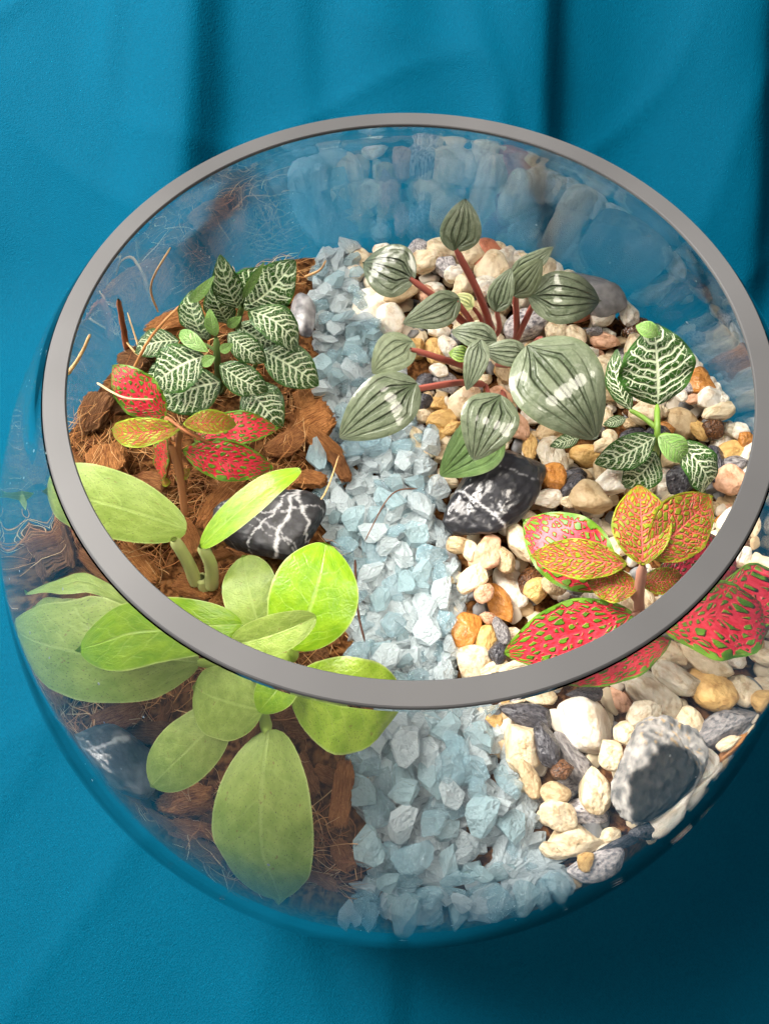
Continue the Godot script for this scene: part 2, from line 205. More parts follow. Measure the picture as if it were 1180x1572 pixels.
var strand_table := [
	["fibre",0.05,-11.15,14.30,-9.01,-10.76,16.50,-8.47,-8.60,20.50,-6.51],
	["fibre",0.14,-12.19,14.00,-6.97,-11.90,15.50,-6.96,-11.24,17.90,-6.37],
	["fibre",0.07,-11.47,19.50,-1.55,-10.90,20.10,-1.93,-10.46,20.70,-2.32],
	["fibre",0.07,-11.80,14.30,-4.69,-10.28,16.50,-5.67,-9.07,17.10,-7.01],
	["fibre",0.05,-11.88,16.50,-3.43,-10.02,18.10,-1.69,-8.95,18.10,-1.66],
	["fibre",0.06,-8.45,17.90,-1.07,-7.47,18.10,-0.30,-6.94,17.10,-0.51],
	["fibre",0.06,-1.69,14.10,2.45,-1.48,14.40,4.36,-1.14,14.20,5.61],
	["fibre",0.03,0.53,14.30,-0.60,-0.47,14.50,-0.16,-1.36,14.30,1.73],
	["fibre",0.06,-4.83,14.50,-11.17,-4.05,15.50,-10.60,-3.69,16.30,-10.38],
	["fibre",0.05,-9.46,13.80,-0.86,-9.01,15.10,-1.15,-9.00,16.10,-1.98],
	["fibre",0.04,-4.66,14.30,0.78,-3.17,14.70,0.36,-2.62,14.30,-1.94],
	["fibre",0.04,-0.98,14.10,8.31,-0.33,14.90,8.02,0.34,15.10,7.72],
	["fibre",0.05,-12.26,14.50,-7.27,-10.96,15.50,-5.64,-11.67,16.00,-7.40],
]
var band_left := [Vector2(-4.47,-13.08),Vector2(-4.53,-11.76),Vector2(-4.33,-10.19),Vector2(-4.17,-8.31),Vector2(-3.87,-6.88),Vector2(-3.56,-5.17),Vector2(-3.34,-3.86),Vector2(-3.68,-2.25),Vector2(-3.60,-0.74),Vector2(-2.96,0.68),Vector2(-2.15,2.03),Vector2(-1.85,3.60),Vector2(-1.79,5.11),Vector2(-1.47,6.06),Vector2(-0.14,7.17),Vector2(-0.33,8.08),Vector2(-0.94,9.20),Vector2(-1.12,10.46),Vector2(-0.89,11.45),Vector2(-0.61,12.59),Vector2(-1.08,13.54),Vector2(-1.42,14.45)]
var band_right := [Vector2(-2.72,-13.15),Vector2(-2.18,-11.87),Vector2(-1.65,-10.31),Vector2(-0.83,-8.47),Vector2(-0.19,-6.70),Vector2(0.42,-5.02),Vector2(0.87,-3.73),Vector2(1.35,-2.18),Vector2(1.63,-0.69),Vector2(1.85,0.74),Vector2(2.23,2.09),Vector2(2.40,3.40),Vector2(2.21,4.68),Vector2(2.12,5.90),Vector2(2.47,7.05),Vector2(3.65,7.89),Vector2(3.94,8.75),Vector2(4.34,9.79),Vector2(4.73,10.79),Vector2(5.48,11.73),Vector2(6.05,12.56),Vector2(5.77,13.76)]

var taken := {}
var rng := RandomNumberGenerator.new()
var landmarks := []


func _ready() -> void:
	rng.seed = 20240
	view_and_light()
	cloth()
	bowl()
	bed()
	river_stones()
	pebbles()
	glass_chips()
	bark()
	plants()
	strands()
	droplets()


# ---------------------------------------------------------------- camera and light
func view_and_light() -> void:
	var cam := Camera3D.new()
	cam.name = "camera"
	cam.transform = Transform3D(Basis(Vector3(0.998873,-0.001837,-0.047429),Vector3(-0.041288,0.459287,-0.887328),Vector3(0.023414,0.888286,0.458693)), Vector3(0, RIM_Y + 16.9, 13.96) * CM)
	cam.fov = 67.33
	cam.near = 0.01
	cam.far = 20.0
	add_child(cam)
	var env := Environment.new()
	env.background_mode = Environment.BG_COLOR
	env.background_color = Color(0.66, 0.66, 0.67)
	env.background_energy_multiplier = 0.52
	env.tonemap_mode = Environment.TONE_MAPPER_LINEAR
	env.tonemap_exposure = 1.0
	env.sdfgi_enabled = true
	env.ssao_enabled = true
	env.ssil_enabled = true
	var we := WorldEnvironment.new()
	we.name = "environment"
	we.environment = env
	add_child(we)
	area_light("window_light", Vector3(-0.72, 0.78, -0.28), Vector3(0, 0.08, -0.3), Vector2(0.42, 0.42), 2.5, Color(1.0, 0.98, 0.95))
	area_light("ceiling_light", Vector3(-0.62, 1.25, -0.3), Vector3(0.0, 0.12, 0.0), Vector2(0.6, 0.6), 2.9, Color(1.0, 0.97, 0.93))
	var lamp := SpotLight3D.new()
	lamp.name = "desk_lamp_light"
	lamp.light_energy = 1.3
	lamp.light_color = Color(1.0, 0.96, 0.9)
	lamp.light_size = 0.2
	lamp.spot_range = 4.0
	lamp.spot_attenuation = 2.0
	lamp.spot_angle = 9.6
	lamp.spot_angle_attenuation = 0.35
	lamp.shadow_enabled = true
	lamp.look_at_from_position(Vector3(0.3, 1.1, 0.22), Vector3(0.0, 0.135, 0.0), Vector3.FORWARD)
	add_child(lamp)


func area_light(called: String, at: Vector3, towards: Vector3, size: Vector2, energy: float, color: Color) -> void:
	var l := AreaLight3D.new()
	l.name = called
	l.area_size = size
	l.light_energy = energy
	l.light_color = color
	l.area_range = 6.0
	l.area_attenuation = 2.0
	l.shadow_enabled = true
	l.look_at_from_position(at, towards, Vector3.UP if absf((towards - at).normalized().y) < 0.98 else Vector3.FORWARD)
	add_child(l)


# ---------------------------------------------------------------- naming
func numbered(called: String) -> String:
	if not taken.has(called):
		taken[called] = 0
		return called
	taken[called] += 1
	return "%s_%03d" % [called, taken[called]]


func tag(o: Node3D, label: String, category := "", group := "", kind := "") -> void:
	if label:
		o.set_meta("label", label)
	if category:
		o.set_meta("category", category)
	if group:
		o.set_meta("group", group)
	if kind:
		o.set_meta("kind", kind)


func put(called: String, m: Mesh, mat: Material, parent: Node = null) -> MeshInstance3D:
	var o := MeshInstance3D.new()
	o.name = numbered(called) if parent == null else called
	o.mesh = m
	o.material_override = mat
	if parent:
		parent.add_child(o, true)
	else:
		add_child(o)
	return o


func holder(called: String, at: Vector3) -> Node3D:
	var o := Node3D.new()
	o.name = numbered(called)
	o.position = at
	add_child(o)
	return o


# ---------------------------------------------------------------- mesh helpers
func array_mesh(v: PackedVector3Array, n: PackedVector3Array, uv: PackedVector2Array, idx: PackedInt32Array, col := PackedColorArray()) -> ArrayMesh:
	var a := []
	a.resize(Mesh.ARRAY_MAX)
	a[Mesh.ARRAY_VERTEX] = v
	if n.size():
		a[Mesh.ARRAY_NORMAL] = n
	if uv.size():
		a[Mesh.ARRAY_TEX_UV] = uv
	if col.size():
		a[Mesh.ARRAY_COLOR] = col
	a[Mesh.ARRAY_INDEX] = idx
	var m := ArrayMesh.new()
	m.add_surface_from_arrays(Mesh.PRIMITIVE_TRIANGLES, a)
	return m


# appends a grid of points (rows x columns) with its own normals; outward is the side cross(du, dv) turns to when flip is false
func add_grid(pts: Array, cols: int, uvs: Array, flip: bool, v: PackedVector3Array, n: PackedVector3Array, uv: PackedVector2Array, idx: PackedInt32Array) -> void:
	var rows := pts.size() / cols
	var base := v.size()
	for r in rows:
		for c in cols:
			var du: Vector3 = pts[r * cols + mini(c + 1, cols - 1)] - pts[r * cols + maxi(c - 1, 0)]
			var dv: Vector3 = pts[mini(r + 1, rows - 1) * cols + c] - pts[maxi(r - 1, 0) * cols + c]
			if du.length() < 1e-7:
				var rr := clampi(r, 1, rows - 2)
				du = pts[rr * cols + mini(c + 1, cols - 1)] - pts[rr * cols + maxi(c - 1, 0)]
			var nn := du.cross(dv).normalized()
			v.append(pts[r * cols + c])
			n.append(-nn if flip else nn)
			uv.append(uvs[r * cols + c])
	for r in rows - 1:
		for c in cols - 1:
			var a := base + r * cols + c
			var q := [a, a + cols, a + 1, a + 1, a + cols, a + cols + 1]
			if flip:
				q = [a, a + 1, a + cols, a + 1, a + cols + 1, a + cols]
			for k in q:
				idx.append(k)


# turns profiles round the upright axis; each profile keeps a crisp edge to the next. outward: the faces look away from the axis (or up)
func lathe(profiles: Array, segs: int, outward := true) -> ArrayMesh:
	var v := PackedVector3Array()
	var n := PackedVector3Array()
	var uv := PackedVector2Array()
	var idx := PackedInt32Array()
	for profile in profiles:
		var pts := []
		var uvs := []
		for p in profile:
			for s in segs + 1:
				var a := TAU * s / segs
				pts.append(Vector3(cos(a) * p.x, p.y, sin(a) * p.x) * CM)
				uvs.append(Vector2(float(s) / segs, p.y * 0.05))
		add_grid(pts, segs + 1, uvs, outward, v, n, uv, idx)
	return array_mesh(v, n, uv, idx)


func tube(points: Array, r0: float, r1: float, sides: int, steps: int, rough := 0.0) -> ArrayMesh:
	var curve := Curve3D.new()
	for i in points.size():
		var before: Vector3 = points[maxi(i - 1, 0)]
		var after: Vector3 = points[mini(i + 1, points.size() - 1)]
		var t: Vector3 = (after - before) * 0.17
		curve.add_point(points[i], -t, t)
	curve.bake_interval = 0.002
	var length := curve.get_baked_length()
	var v := PackedVector3Array()
	var n := PackedVector3Array()
	var uv := PackedVector2Array()
	var idx := PackedInt32Array()
	var pts := []
	var uvs := []
	var side := Vector3.ZERO
	for k in steps + 1:
		var t := float(k) / steps
		var p := curve.sample_baked(length * t, true)
		var d := (curve.sample_baked(minf(length, length * (t + 0.02)), true) - curve.sample_baked(maxf(0, length * (t - 0.02)), true)).normalized()
		if side == Vector3.ZERO:
			side = d.cross(Vector3(0.3, 0.2, 1)).normalized()
		side = (side - d * side.dot(d)).normalized()
		var up := d.cross(side)
		var r := lerpf(r0, r1, t)
		if k == 0 or k == steps:
			r *= 0.55
		for s in sides + 1:
			var a := TAU * s / sides
			var rr := r * (1.0 + rough * sin(a * 3.0 + t * 23.0) * sin(t * 41.0))
			pts.append(p + (side * cos(a) + up * sin(a)) * rr)
			uvs.append(Vector2(float(s) / sides, t))
	add_grid(pts, sides + 1, uvs, false, v, n, uv, idx)
	return array_mesh(v, n, uv, idx)


var ico_cache := {}


func ico(level: int) -> Array:
	if ico_cache.has(level):
		return ico_cache[level]
	var v: Array
	var f: Array
	if level == 0:
		var t := (1.0 + sqrt(5.0)) / 2.0
		v = [Vector3(-1, t, 0), Vector3(1, t, 0), Vector3(-1, -t, 0), Vector3(1, -t, 0), Vector3(0, -1, t), Vector3(0, 1, t), Vector3(0, -1, -t), Vector3(0, 1, -t), Vector3(t, 0, -1), Vector3(t, 0, 1), Vector3(-t, 0, -1), Vector3(-t, 0, 1)]
		for i in 12:
			v[i] = v[i].normalized()
		f = [0, 11, 5, 0, 5, 1, 0, 1, 7, 0, 7, 10, 0, 10, 11, 1, 5, 9, 5, 11, 4, 11, 10, 2, 10, 7, 6, 7, 1, 8, 3, 9, 4, 3, 4, 2, 3, 2, 6, 3, 6, 8, 3, 8, 9, 4, 9, 5, 2, 4, 11, 6, 2, 10, 8, 6, 7, 9, 8, 1]
	else:
		var p: Array = ico(level - 1)
		v = p[0].duplicate()
		f = []
		var mid := {}
		var old: Array = p[1]
		for i in range(0, old.size(), 3):
			var m := []
			for k in 3:
				var a: int = old[i + k]
				var b: int = old[i + (k + 1) % 3]
				var key := mini(a, b) * 100000 + maxi(a, b)
				if not mid.has(key):
					mid[key] = v.size()
					v.append((v[a] + v[b]).normalized())
				m.append(mid[key])
			f.append_array([old[i], m[0], m[2], old[i + 1], m[1], m[0], old[i + 2], m[2], m[1], m[0], m[1], m[2]])
	ico_cache[level] = [v, f]
	return ico_cache[level]


func noise(seed_: int, freq: float, octaves := 3, kind := FastNoiseLite.TYPE_SIMPLEX_SMOOTH) -> FastNoiseLite:
	var n := FastNoiseLite.new()
	n.seed = seed_
	n.noise_type = kind
	n.frequency = freq
	n.fractal_octaves = octaves
	return n


# a worn stone: soft minimum of random planes, with fine noise; fills about -1..1 on each axis
func stone_points(seed_: int, level: int, planes: int, soft: float, bumps: float) -> Array:
	var r := RandomNumberGenerator.new()
	r.seed = seed_
	var ns := []
	var ds := []
	for i in planes:
		ns.append(Vector3(r.randfn(), r.randfn(), r.randfn()).normalized())
		ds.append(r.randf_range(0.66, 0.98))
	var nz := noise(seed_, 0.9, 4)
	var pts := []
	var low := Vector3.ONE * 9
	var high := -low
	for d in ico(level)[0]:
		var sum := exp(-1.0 / soft)
		for i in planes:
			var c: float = ns[i].dot(d)
			if c > 0.2:
				sum += exp(-(ds[i] / c) / soft)
		var rad := -soft * log(sum)
		rad *= 1.0 + bumps * nz.get_noise_3dv(d * 1.6) + bumps * 0.35 * nz.get_noise_3dv(d * 7.0)
		var p: Vector3 = d * rad
		pts.append(p)
		low = low.min(p)
		high = high.max(p)
	for i in pts.size():
		pts[i] = (pts[i] - (low + high) / 2.0) / ((high - low) / 2.0)
	return pts


func closed_mesh(pts: Array, faces: Array, cols := PackedColorArray()) -> ArrayMesh:
	var n := PackedVector3Array()
	n.resize(pts.size())
	var idx := PackedInt32Array()
	for i in range(0, faces.size(), 3):
		var a: int = faces[i]
		var b: int = faces[i + 1]
		var c: int = faces[i + 2]
		var fn: Vector3 = (pts[b] - pts[a]).cross(pts[c] - pts[a])
		if fn.dot(pts[a] + pts[b] + pts[c]) < 0:
			fn = -fn
			var t := b
			b = c
			c = t
		n[a] += fn
		n[b] += fn
		n[c] += fn
		idx.append_array([a, c, b])
	for i in n.size():
		n[i] = n[i].normalized()
	return array_mesh(PackedVector3Array(pts), n, PackedVector2Array(), idx, cols)


# a broken piece with crisp facets: the convex body that random planes cut out
func shard_mesh(seed_: int, planes: int) -> ArrayMesh:
	var r := RandomNumberGenerator.new()
	r.seed = seed_
	var ns := [Vector3.UP, Vector3.DOWN, Vector3.LEFT, Vector3.RIGHT, Vector3.FORWARD, Vector3.BACK]
	var ds := [1.0, 1.0, 1.0, 1.0, 1.0, 1.0]
	for i in planes:
		ns.append(Vector3(r.randfn(), r.randfn(), r.randfn()).normalized())
		ds.append(r.randf_range(0.62, 0.95))
	var st := SurfaceTool.new()
	st.begin(Mesh.PRIMITIVE_TRIANGLES)
	st.set_smooth_group(-1)
	var on := []
	for i in ns.size():
		on.append([])
	for i in ns.size():
		for j in range(i + 1, ns.size()):
			for k in range(j + 1, ns.size()):
				var den: float = ns[i].dot(ns[j].cross(ns[k]))
				if absf(den) < 0.02:
					continue
				var p: Vector3 = (ns[j].cross(ns[k]) * ds[i] + ns[k].cross(ns[i]) * ds[j] + ns[i].cross(ns[j]) * ds[k]) / den
				var inside := true
				for q in ns.size():
					if ns[q].dot(p) > ds[q] + 1e-4:
						inside = false
						break
				if inside:
					on[i].append(p)
					on[j].append(p)
					on[k].append(p)
	for i in ns.size():
		if on[i].size() < 3:
			continue
		var c := Vector3.ZERO
		for p in on[i]:
			c += p
		c /= on[i].size()
		var ax: Vector3 = (on[i][0] - c).normalized()
		var ay: Vector3 = ns[i].cross(ax)
		on[i].sort_custom(func(a, b): return atan2((a - c).dot(ay), (a - c).dot(ax)) < atan2((b - c).dot(ay), (b - c).dot(ax)))
		# a shallow scar in the middle of each face, so that no face is a perfect mirror
		var dent: Vector3 = c - ns[i] * r.randf_range(0.0, 0.09)
		for k in on[i].size():
			st.add_vertex(dent)
			st.add_vertex(on[i][(k + 1) % on[i].size()])
			st.add_vertex(on[i][k])
	st.generate_normals()
	return st.commit()


# ---------------------------------------------------------------- materials
func ramp(stops: Array) -> Gradient:
	var g := Gradient.new()
	var o := PackedFloat32Array()
	var c := PackedColorArray()
	for s in stops:
		o.append(s[0])
		c.append(s[1])
	g.offsets = o
	g.colors = c
	return g


func noise_tex(n: FastNoiseLite, size: int, g: Gradient = null) -> NoiseTexture2D:
	var t := NoiseTexture2D.new()
	t.noise = n
	t.width = size
	t.height = size
	t.seamless = true
	t.generate_mipmaps = false
	if g:
		t.color_ramp = g
	return t


func plain(c: Color, rough: float, spec := 0.5) -> StandardMaterial3D:
	var m := StandardMaterial3D.new()
	m.albedo_color = c
	m.roughness = rough
	m.metallic_specular = spec
	return m


# ---------------------------------------------------------------- the cloth
func cloth() -> void:
	var v := PackedVector3Array()
	var n := PackedVector3Array()
	var uv := PackedVector2Array()
	var idx := PackedInt32Array()
	var pts := []
	var uvs := []
	var nz := noise(5, 0.035, 2)
	var fine := noise(8, 0.12, 2)
	var crease := noise(9, 0.03, 1)
	var cols := 361
	var rows := 301
	for r in rows:
		var s := lerpf(-55.0, 82.0, float(r) / (rows - 1))
		for c in cols:
			var x := lerpf(-100.0, 100.0, float(c) / (cols - 1))
			var p := Vector3(x, 0, -s)
			var up := Vector3.UP
			if s > 16.0:
				var lean := deg_to_rad(36.0)
				var a := minf((s - 16.0) / 14.0, lean)
				p = Vector3(x, 14.0 - 14.0 * cos(a), -16.0 - 14.0 * sin(a))
				up = Vector3(0, cos(a), sin(a))
				if a >= lean:
					p += Vector3(0, sin(lean), -cos(lean)) * (s - 16.0 - 14.0 * lean)
			var hang := smoothstep(14.0, 30.0, s)
			var h := nz.get_noise_2d(x * 1.4, s * 0.45) * 1.1 * hang + fine.get_noise_2d(x, s * 0.5) * 0.18
			h += hang * 1.7 * pleat(x + 16.2 - s * 0.03 + sin(s * 0.12) * 0.4, 1.6, 4.0)
			h += hang * 1.3 * pleat(x - 7.9 + (s - 30.0) * 0.05, 0.9, 5.0)
			h += hang * 1.4 * pleat(x - 21.0 + sin(s * 0.2) * 0.5, 1.2, 4.5)
			h += hang * 0.3 * pleat(x + 4.0 + s * 0.1, 1.2, 1.8) + hang * 0.35 * pleat(x - 15.0 + s * 0.3, 1.0, 1.4)
			h += 0.3 * hang * pow(1.0 - absf(crease.get_noise_2d(x + s * 0.35, s * 0.8 - x * 0.3)), 6.0) + 0.22 * pow(1.0 - absf(crease.get_noise_2d(x * 1.6 - s * 0.8 + 90.0, s * 1.2)), 8.0)
			# low creases where the cloth lies flat before the bowl
			var front := smoothstep(8.0, -16.0, s)
			h += front * 0.5 * pleat(x - 0.6 - (s + 15.0) * 0.05, 0.4, 2.2)
			h += front * 0.35 * pleat(x + 9.0 + s * 0.35, 0.7, 2.5) + front * 0.22 * pleat(x + 15.0 - s * 0.4, 0.6, 2.0)
			var rad := Vector2(x, s).length()
			h *= smoothstep(6.0, 13.0, rad)
			pts.append((p + up * (h - 0.25 * smoothstep(14.0, 8.0, rad))) * CM)
			uvs.append(Vector2(x, s) * 0.125)
	add_grid(pts, cols, uvs, false, v, n, uv, idx)
	var m := plain(Color(0.0, 0.322, 0.43), 0.6, 0.1)
	var weave := Image.create_empty(256, 256, false, Image.FORMAT_RGB8)
	var bump := Image.create_empty(256, 256, false, Image.FORMAT_RGB8)
	var rr := RandomNumberGenerator.new()
	rr.seed = 3
	for y in 256:
		for x in 256:
			var tw := 0.5 + 0.5 * sin((x + y) * TAU * 64.0 / 256.0)
			var g := tw * 0.3 + rr.randf() * 0.7
			var k := 0.8 + 0.2 * g
			weave.set_pixel(x, y, Color(k, k, k))
			bump.set_pixel(x, y, Color(g, g, g))
	m.albedo_texture = ImageTexture.create_from_image(weave)
	m.heightmap_enabled = true
	m.heightmap_texture = ImageTexture.create_from_image(bump)
	m.heightmap_scale = 0.04
	var o := put("satin_cloth", array_mesh(v, n, uv, idx), m)
	tag(o, "teal blue satin cloth spread under and behind the glass bowl", "cloth")


# a fold: a steep fall on one side, a long slope on the other
func pleat(x: float, steep: float, wide: float) -> float:
	return exp(-x * x / (steep * steep)) if x > 0 else exp(-x * x / (wide * wide))


# ---------------------------------------------------------------- the bowl
func outer_radius(y: float) -> float:
	var b := 17.97 if y > 10.0 else 11.5
	return 15.15 * sqrt(maxf(0.0, 1.0 - pow((y - 10.0) / b, 2)))


func inner_radius(y: float) -> float:
	return outer_radius(y) - lerpf(0.585, 0.285, clampf((22.0 - y) / 4.0, 0.0, 1.0))


func bowl() -> void:
	var root := holder("glass_bowl", Vector3.ZERO)
	tag(root, "round clear glass fishbowl with a ground grey rim, planted as a terrarium", "bowl")
	var glass := StandardMaterial3D.new()
	glass.albedo_color = Color(1, 1, 1, 0)
	glass.refraction_enabled = true
	glass.refraction_scale = 0.05
	glass.roughness = 0.0
	var out := [Vector2(0.0, 0.06)]
	for i in 5:
		out.append(Vector2(1.5 + 1.4 * i, 0.06))
	for i in 61:
		var y := lerpf(0.12, RIM_Y - 0.1, i / 60.0)
		out.append(Vector2(outer_radius(y), y))
	put("outer_wall", lathe([out], 160), glass, root)
	var inn := [Vector2(0.0, 0.75)]
	for i in 4:
		inn.append(Vector2(1.5 + 1.4 * i, 0.75))
	for i in 61:
		var y := lerpf(0.85, RIM_Y - 0.1, i / 60.0)
		inn.append(Vector2(maxf(inner_radius(y), 0.2), y))
	put("inner_wall", lathe([inn], 160, false), glass, root)
	var ro := outer_radius(RIM_Y)
	var low := RIM_Y - 0.1
	var rim := [
		[Vector2(ro + 0.055, low), Vector2(ro + 0.03, RIM_Y - 0.03)],
		[Vector2(ro + 0.03, RIM_Y - 0.03), Vector2(ro - 0.005, RIM_Y)],
		[Vector2(ro - 0.005, RIM_Y), Vector2(ro - 0.28, RIM_Y + 0.002), Vector2(ro - 0.565, RIM_Y)],
		[Vector2(ro - 0.565, RIM_Y), Vector2(ro - 0.585, RIM_Y - 0.03)],
		[Vector2(ro - 0.585, RIM_Y - 0.03), Vector2(ro - 0.585, low)],
	]
	var ground := plain(Color(0.34, 0.34, 0.345), 0.5, 0.32)
	ground.albedo_texture = noise_tex(noise(4, 0.02, 4), 256, ramp([[0.2, Color(0.86, 0.86, 0.86)], [0.8, Color(1, 1, 1)]]))
	put("rim", lathe(rim, 180), ground, root)


# beads of condensation and dried specks on the wall
func droplets() -> void:
	var mm := MultiMesh.new()
	mm.transform_format = MultiMesh.TRANSFORM_3D
	var ball := SphereMesh.new()
	ball.radius = 1.0
	ball.height = 2.0
	ball.radial_segments = 12
	ball.rings = 6
	mm.mesh = ball
	var all := []
	for i in 150:
		var y := rng.randf_range(14.6, 22.6)
		var a := rng.randf() * TAU
		if i % 2 == 0:
			a = rng.randfn() * 0.35 + PI
		var r := rng.randf_range(0.015, 0.045) * (1.8 if i % 17 == 0 else 1.0)
		var slope := (outer_radius(y + 0.1) - outer_radius(y - 0.1)) / 0.2
		var n := Vector3(cos(a), -slope, sin(a)).normalized()
		var side := n.cross(Vector3.UP).normalized()
		var b := Basis(side, n.cross(side), n).scaled_local(Vector3(r, r * rng.randf_range(0.8, 1.6), r * 0.4) * CM)
		all.append(Transform3D(b, Vector3(cos(a) * inner_radius(y), y, sin(a) * inner_radius(y)) * CM))
	mm.instance_count = all.size()
	for i in all.size():
		mm.set_instance_transform(i, all[i])
	var o := MultiMeshInstance3D.new()
	o.name = "water_specks"
	o.multimesh = mm
	var m := plain(Color(0.8, 0.84, 0.86, 0.45), 0.15)
	m.transparency = BaseMaterial3D.TRANSPARENCY_ALPHA
	o.material_override = m
	add_child(o)
	tag(o, "tiny pale water specks dried on the inside of the glass wall", "water specks", "", "stuff")


# ---------------------------------------------------------------- the bed
func band_x(line: Array, z: float) -> float:
	for i in line.size() - 1:
		var a: Vector2 = line[i]
		var b: Vector2 = line[i + 1]
		if z <= b.y or i == line.size() - 2:
			return lerpf(a.x, b.x, clampf((z - a.y) / maxf(b.y - a.y, 0.01), -0.3, 1.3))
	return 0.0


const CELL := 0.25
const SIDE := 124
var heights := PackedFloat32Array()


func bed() -> void:
	heights.resize(SIDE * SIDE)
	var nz := noise(31, 0.25, 3)
	var v := PackedVector3Array()
	var n := PackedVector3Array()
	var uv := PackedVector2Array()
	var idx := PackedInt32Array()
	var pts := []
	var uvs := []
	var segs := 120
	# rings: up from the bottom along the glass, then inwards over the top
	var prof := []
	for i in 20:
		var y := lerpf(0.95, SURFACE - 1.0, i / 19.0)
		prof.append(Vector2(inner_radius(y) - 0.12, y))
	for i in 40:
		prof.append(Vector2((inner_radius(SURFACE - 1.0) - 0.12) * (1.0 - (i + 1) / 40.0), -1))
	for p in prof:
		for s in segs + 1:
			var a := TAU * (s % segs) / segs
			var q := Vector3(cos(a) * p.x, p.y, sin(a) * p.x)
			if p.y < 0:
				q.y = bed_height(q.x, q.z) + nz.get_noise_2d(q.x * 3.0, q.z * 3.0) * 0.35
			pts.append(q * CM)
			uvs.append(Vector2(q.x, q.z) * 0.1)
	add_grid(pts, segs + 1, uvs, true, v, n, uv, idx)
	var m := plain(Color(0.5, 0.36, 0.235), 0.95, 0.2)
	m.albedo_texture = noise_tex(noise(6, 0.05, 5), 512, ramp([[0.25, Color(0.4, 0.3, 0.25)], [0.55, Color(0.85, 0.8, 0.7)], [0.8, Color(1.2, 1.1, 1.0)]]))
	m.uv1_triplanar = true
	m.uv1_scale = Vector3.ONE * 12.0
	var o := put("potting_soil", array_mesh(v, n, uv, idx), m)
	tag(o, "dark brown potting soil filling the lower half of the bowl", "soil", "", "stuff")
	for j in SIDE:
		for i in SIDE:
			heights[j * SIDE + i] = 0.15 + bed_height((i - SIDE / 2.0 + 0.5) * CELL, (j - SIDE / 2.0 + 0.5) * CELL)


func bed_height(x: float, z: float) -> float:
	var bark_side := smoothstep(0.6, -0.8, x - band_x(band_left, z))
	var r := Vector2(x, z).length() / 14.3
	return SURFACE - 0.8 + bark_side * 0.45 + 0.45 * smoothstep(0.72, 1.0, r)


# lets an ellipsoid (half axes, turn) down on what lies there already; returns the height of its middle
func rest(x: float, z: float, a: float, b: float, c: float, turn: float, sink: float) -> float:
	var top := -1e9
	var reach := int(ceil(a / CELL))
	var ci := int(floor(x / CELL + SIDE / 2.0))
	var cj := int(floor(z / CELL + SIDE / 2.0))
	var co := cos(turn)
	var si := sin(turn)
	for j in range(maxi(cj - reach, 0), mini(cj + reach + 1, SIDE)):
		for i in range(maxi(ci - reach, 0), mini(ci + reach + 1, SIDE)):
			var dx := (i - SIDE / 2.0 + 0.5) * CELL - x
			var dz := (j - SIDE / 2.0 + 0.5) * CELL - z
			var u := (dx * co - dz * si) / a
			var w := (dx * si + dz * co) / b
			var q := u * u + w * w
			if q < 1.0:
				top = maxf(top, heights[j * SIDE + i] + c * sqrt(1.0 - q))
	if top < -1e8:
		top = heights[clampi(cj, 0, SIDE - 1) * SIDE + clampi(ci, 0, SIDE - 1)] + c
	return top - sink * c


func settle(x: float, z: float, y: float, a: float, b: float, c: float, turn: float) -> void:
	var reach := int(ceil(a / CELL))
	var ci := int(floor(x / CELL + SIDE / 2.0))
	var cj := int(floor(z / CELL + SIDE / 2.0))
	var co := cos(turn)
	var si := sin(turn)
	for j in range(maxi(cj - reach, 0), mini(cj + reach + 1, SIDE)):
		for i in range(maxi(ci - reach, 0), mini(ci + reach + 1, SIDE)):
			var dx := (i - SIDE / 2.0 + 0.5) * CELL - x
			var dz := (j - SIDE / 2.0 + 0.5) * CELL - z
			var u := (dx * co - dz * si) / a
			var w := (dx * si + dz * co) / b
			var q := u * u + w * w
			if q < 1.0:
				heights[j * SIDE + i] = maxf(heights[j * SIDE + i], y + c * sqrt(1.0 - q))


# how far a piece with those half axes, turned so, reaches towards the glass
func reach_of(x: float, z: float, a: float, b: float, turn: float) -> float:
	var out := Vector2(x, z).normalized()
	var along := out.dot(Vector2(cos(turn), -sin(turn)))
	return sqrt(a * a * along * along + b * b * (1.0 - along * along))


# keeps a piece of that reach inside the glass
func inside(x: float, z: float, reach: float, y: float) -> Vector2:
	var p := Vector2(x, z)
	var most := inner_radius(y) - reach - 0.08
	return p if p.length() < most else p * (most / p.length())


# ---------------------------------------------------------------- labels that tell small things apart
var said := {}


func which(o: Node3D, look: String, category: String, group: String) -> void:
	var p := Vector2(o.position.x, o.position.z) / CM
	var best := 1e9
	var mark := []
	for l in landmarks:
		var d: float = p.distance_to(l[1])
		if d < best:
			best = d
			mark = l
	var off: Vector2 = p - mark[1]
	var side := ""
	if absf(off.x) > absf(off.y):
		side = "right of" if off.x > 0 else "left of"
	else:
		side = "before" if off.y > 0 else "behind"
	var key := "%s|%s|%s" % [look, side, mark[0]]
	if not said.has(key):
		said[key] = []
	said[key].append([best, o, look, side, mark[0]])
	o.set_meta("category", category)
	o.set_meta("group", group)


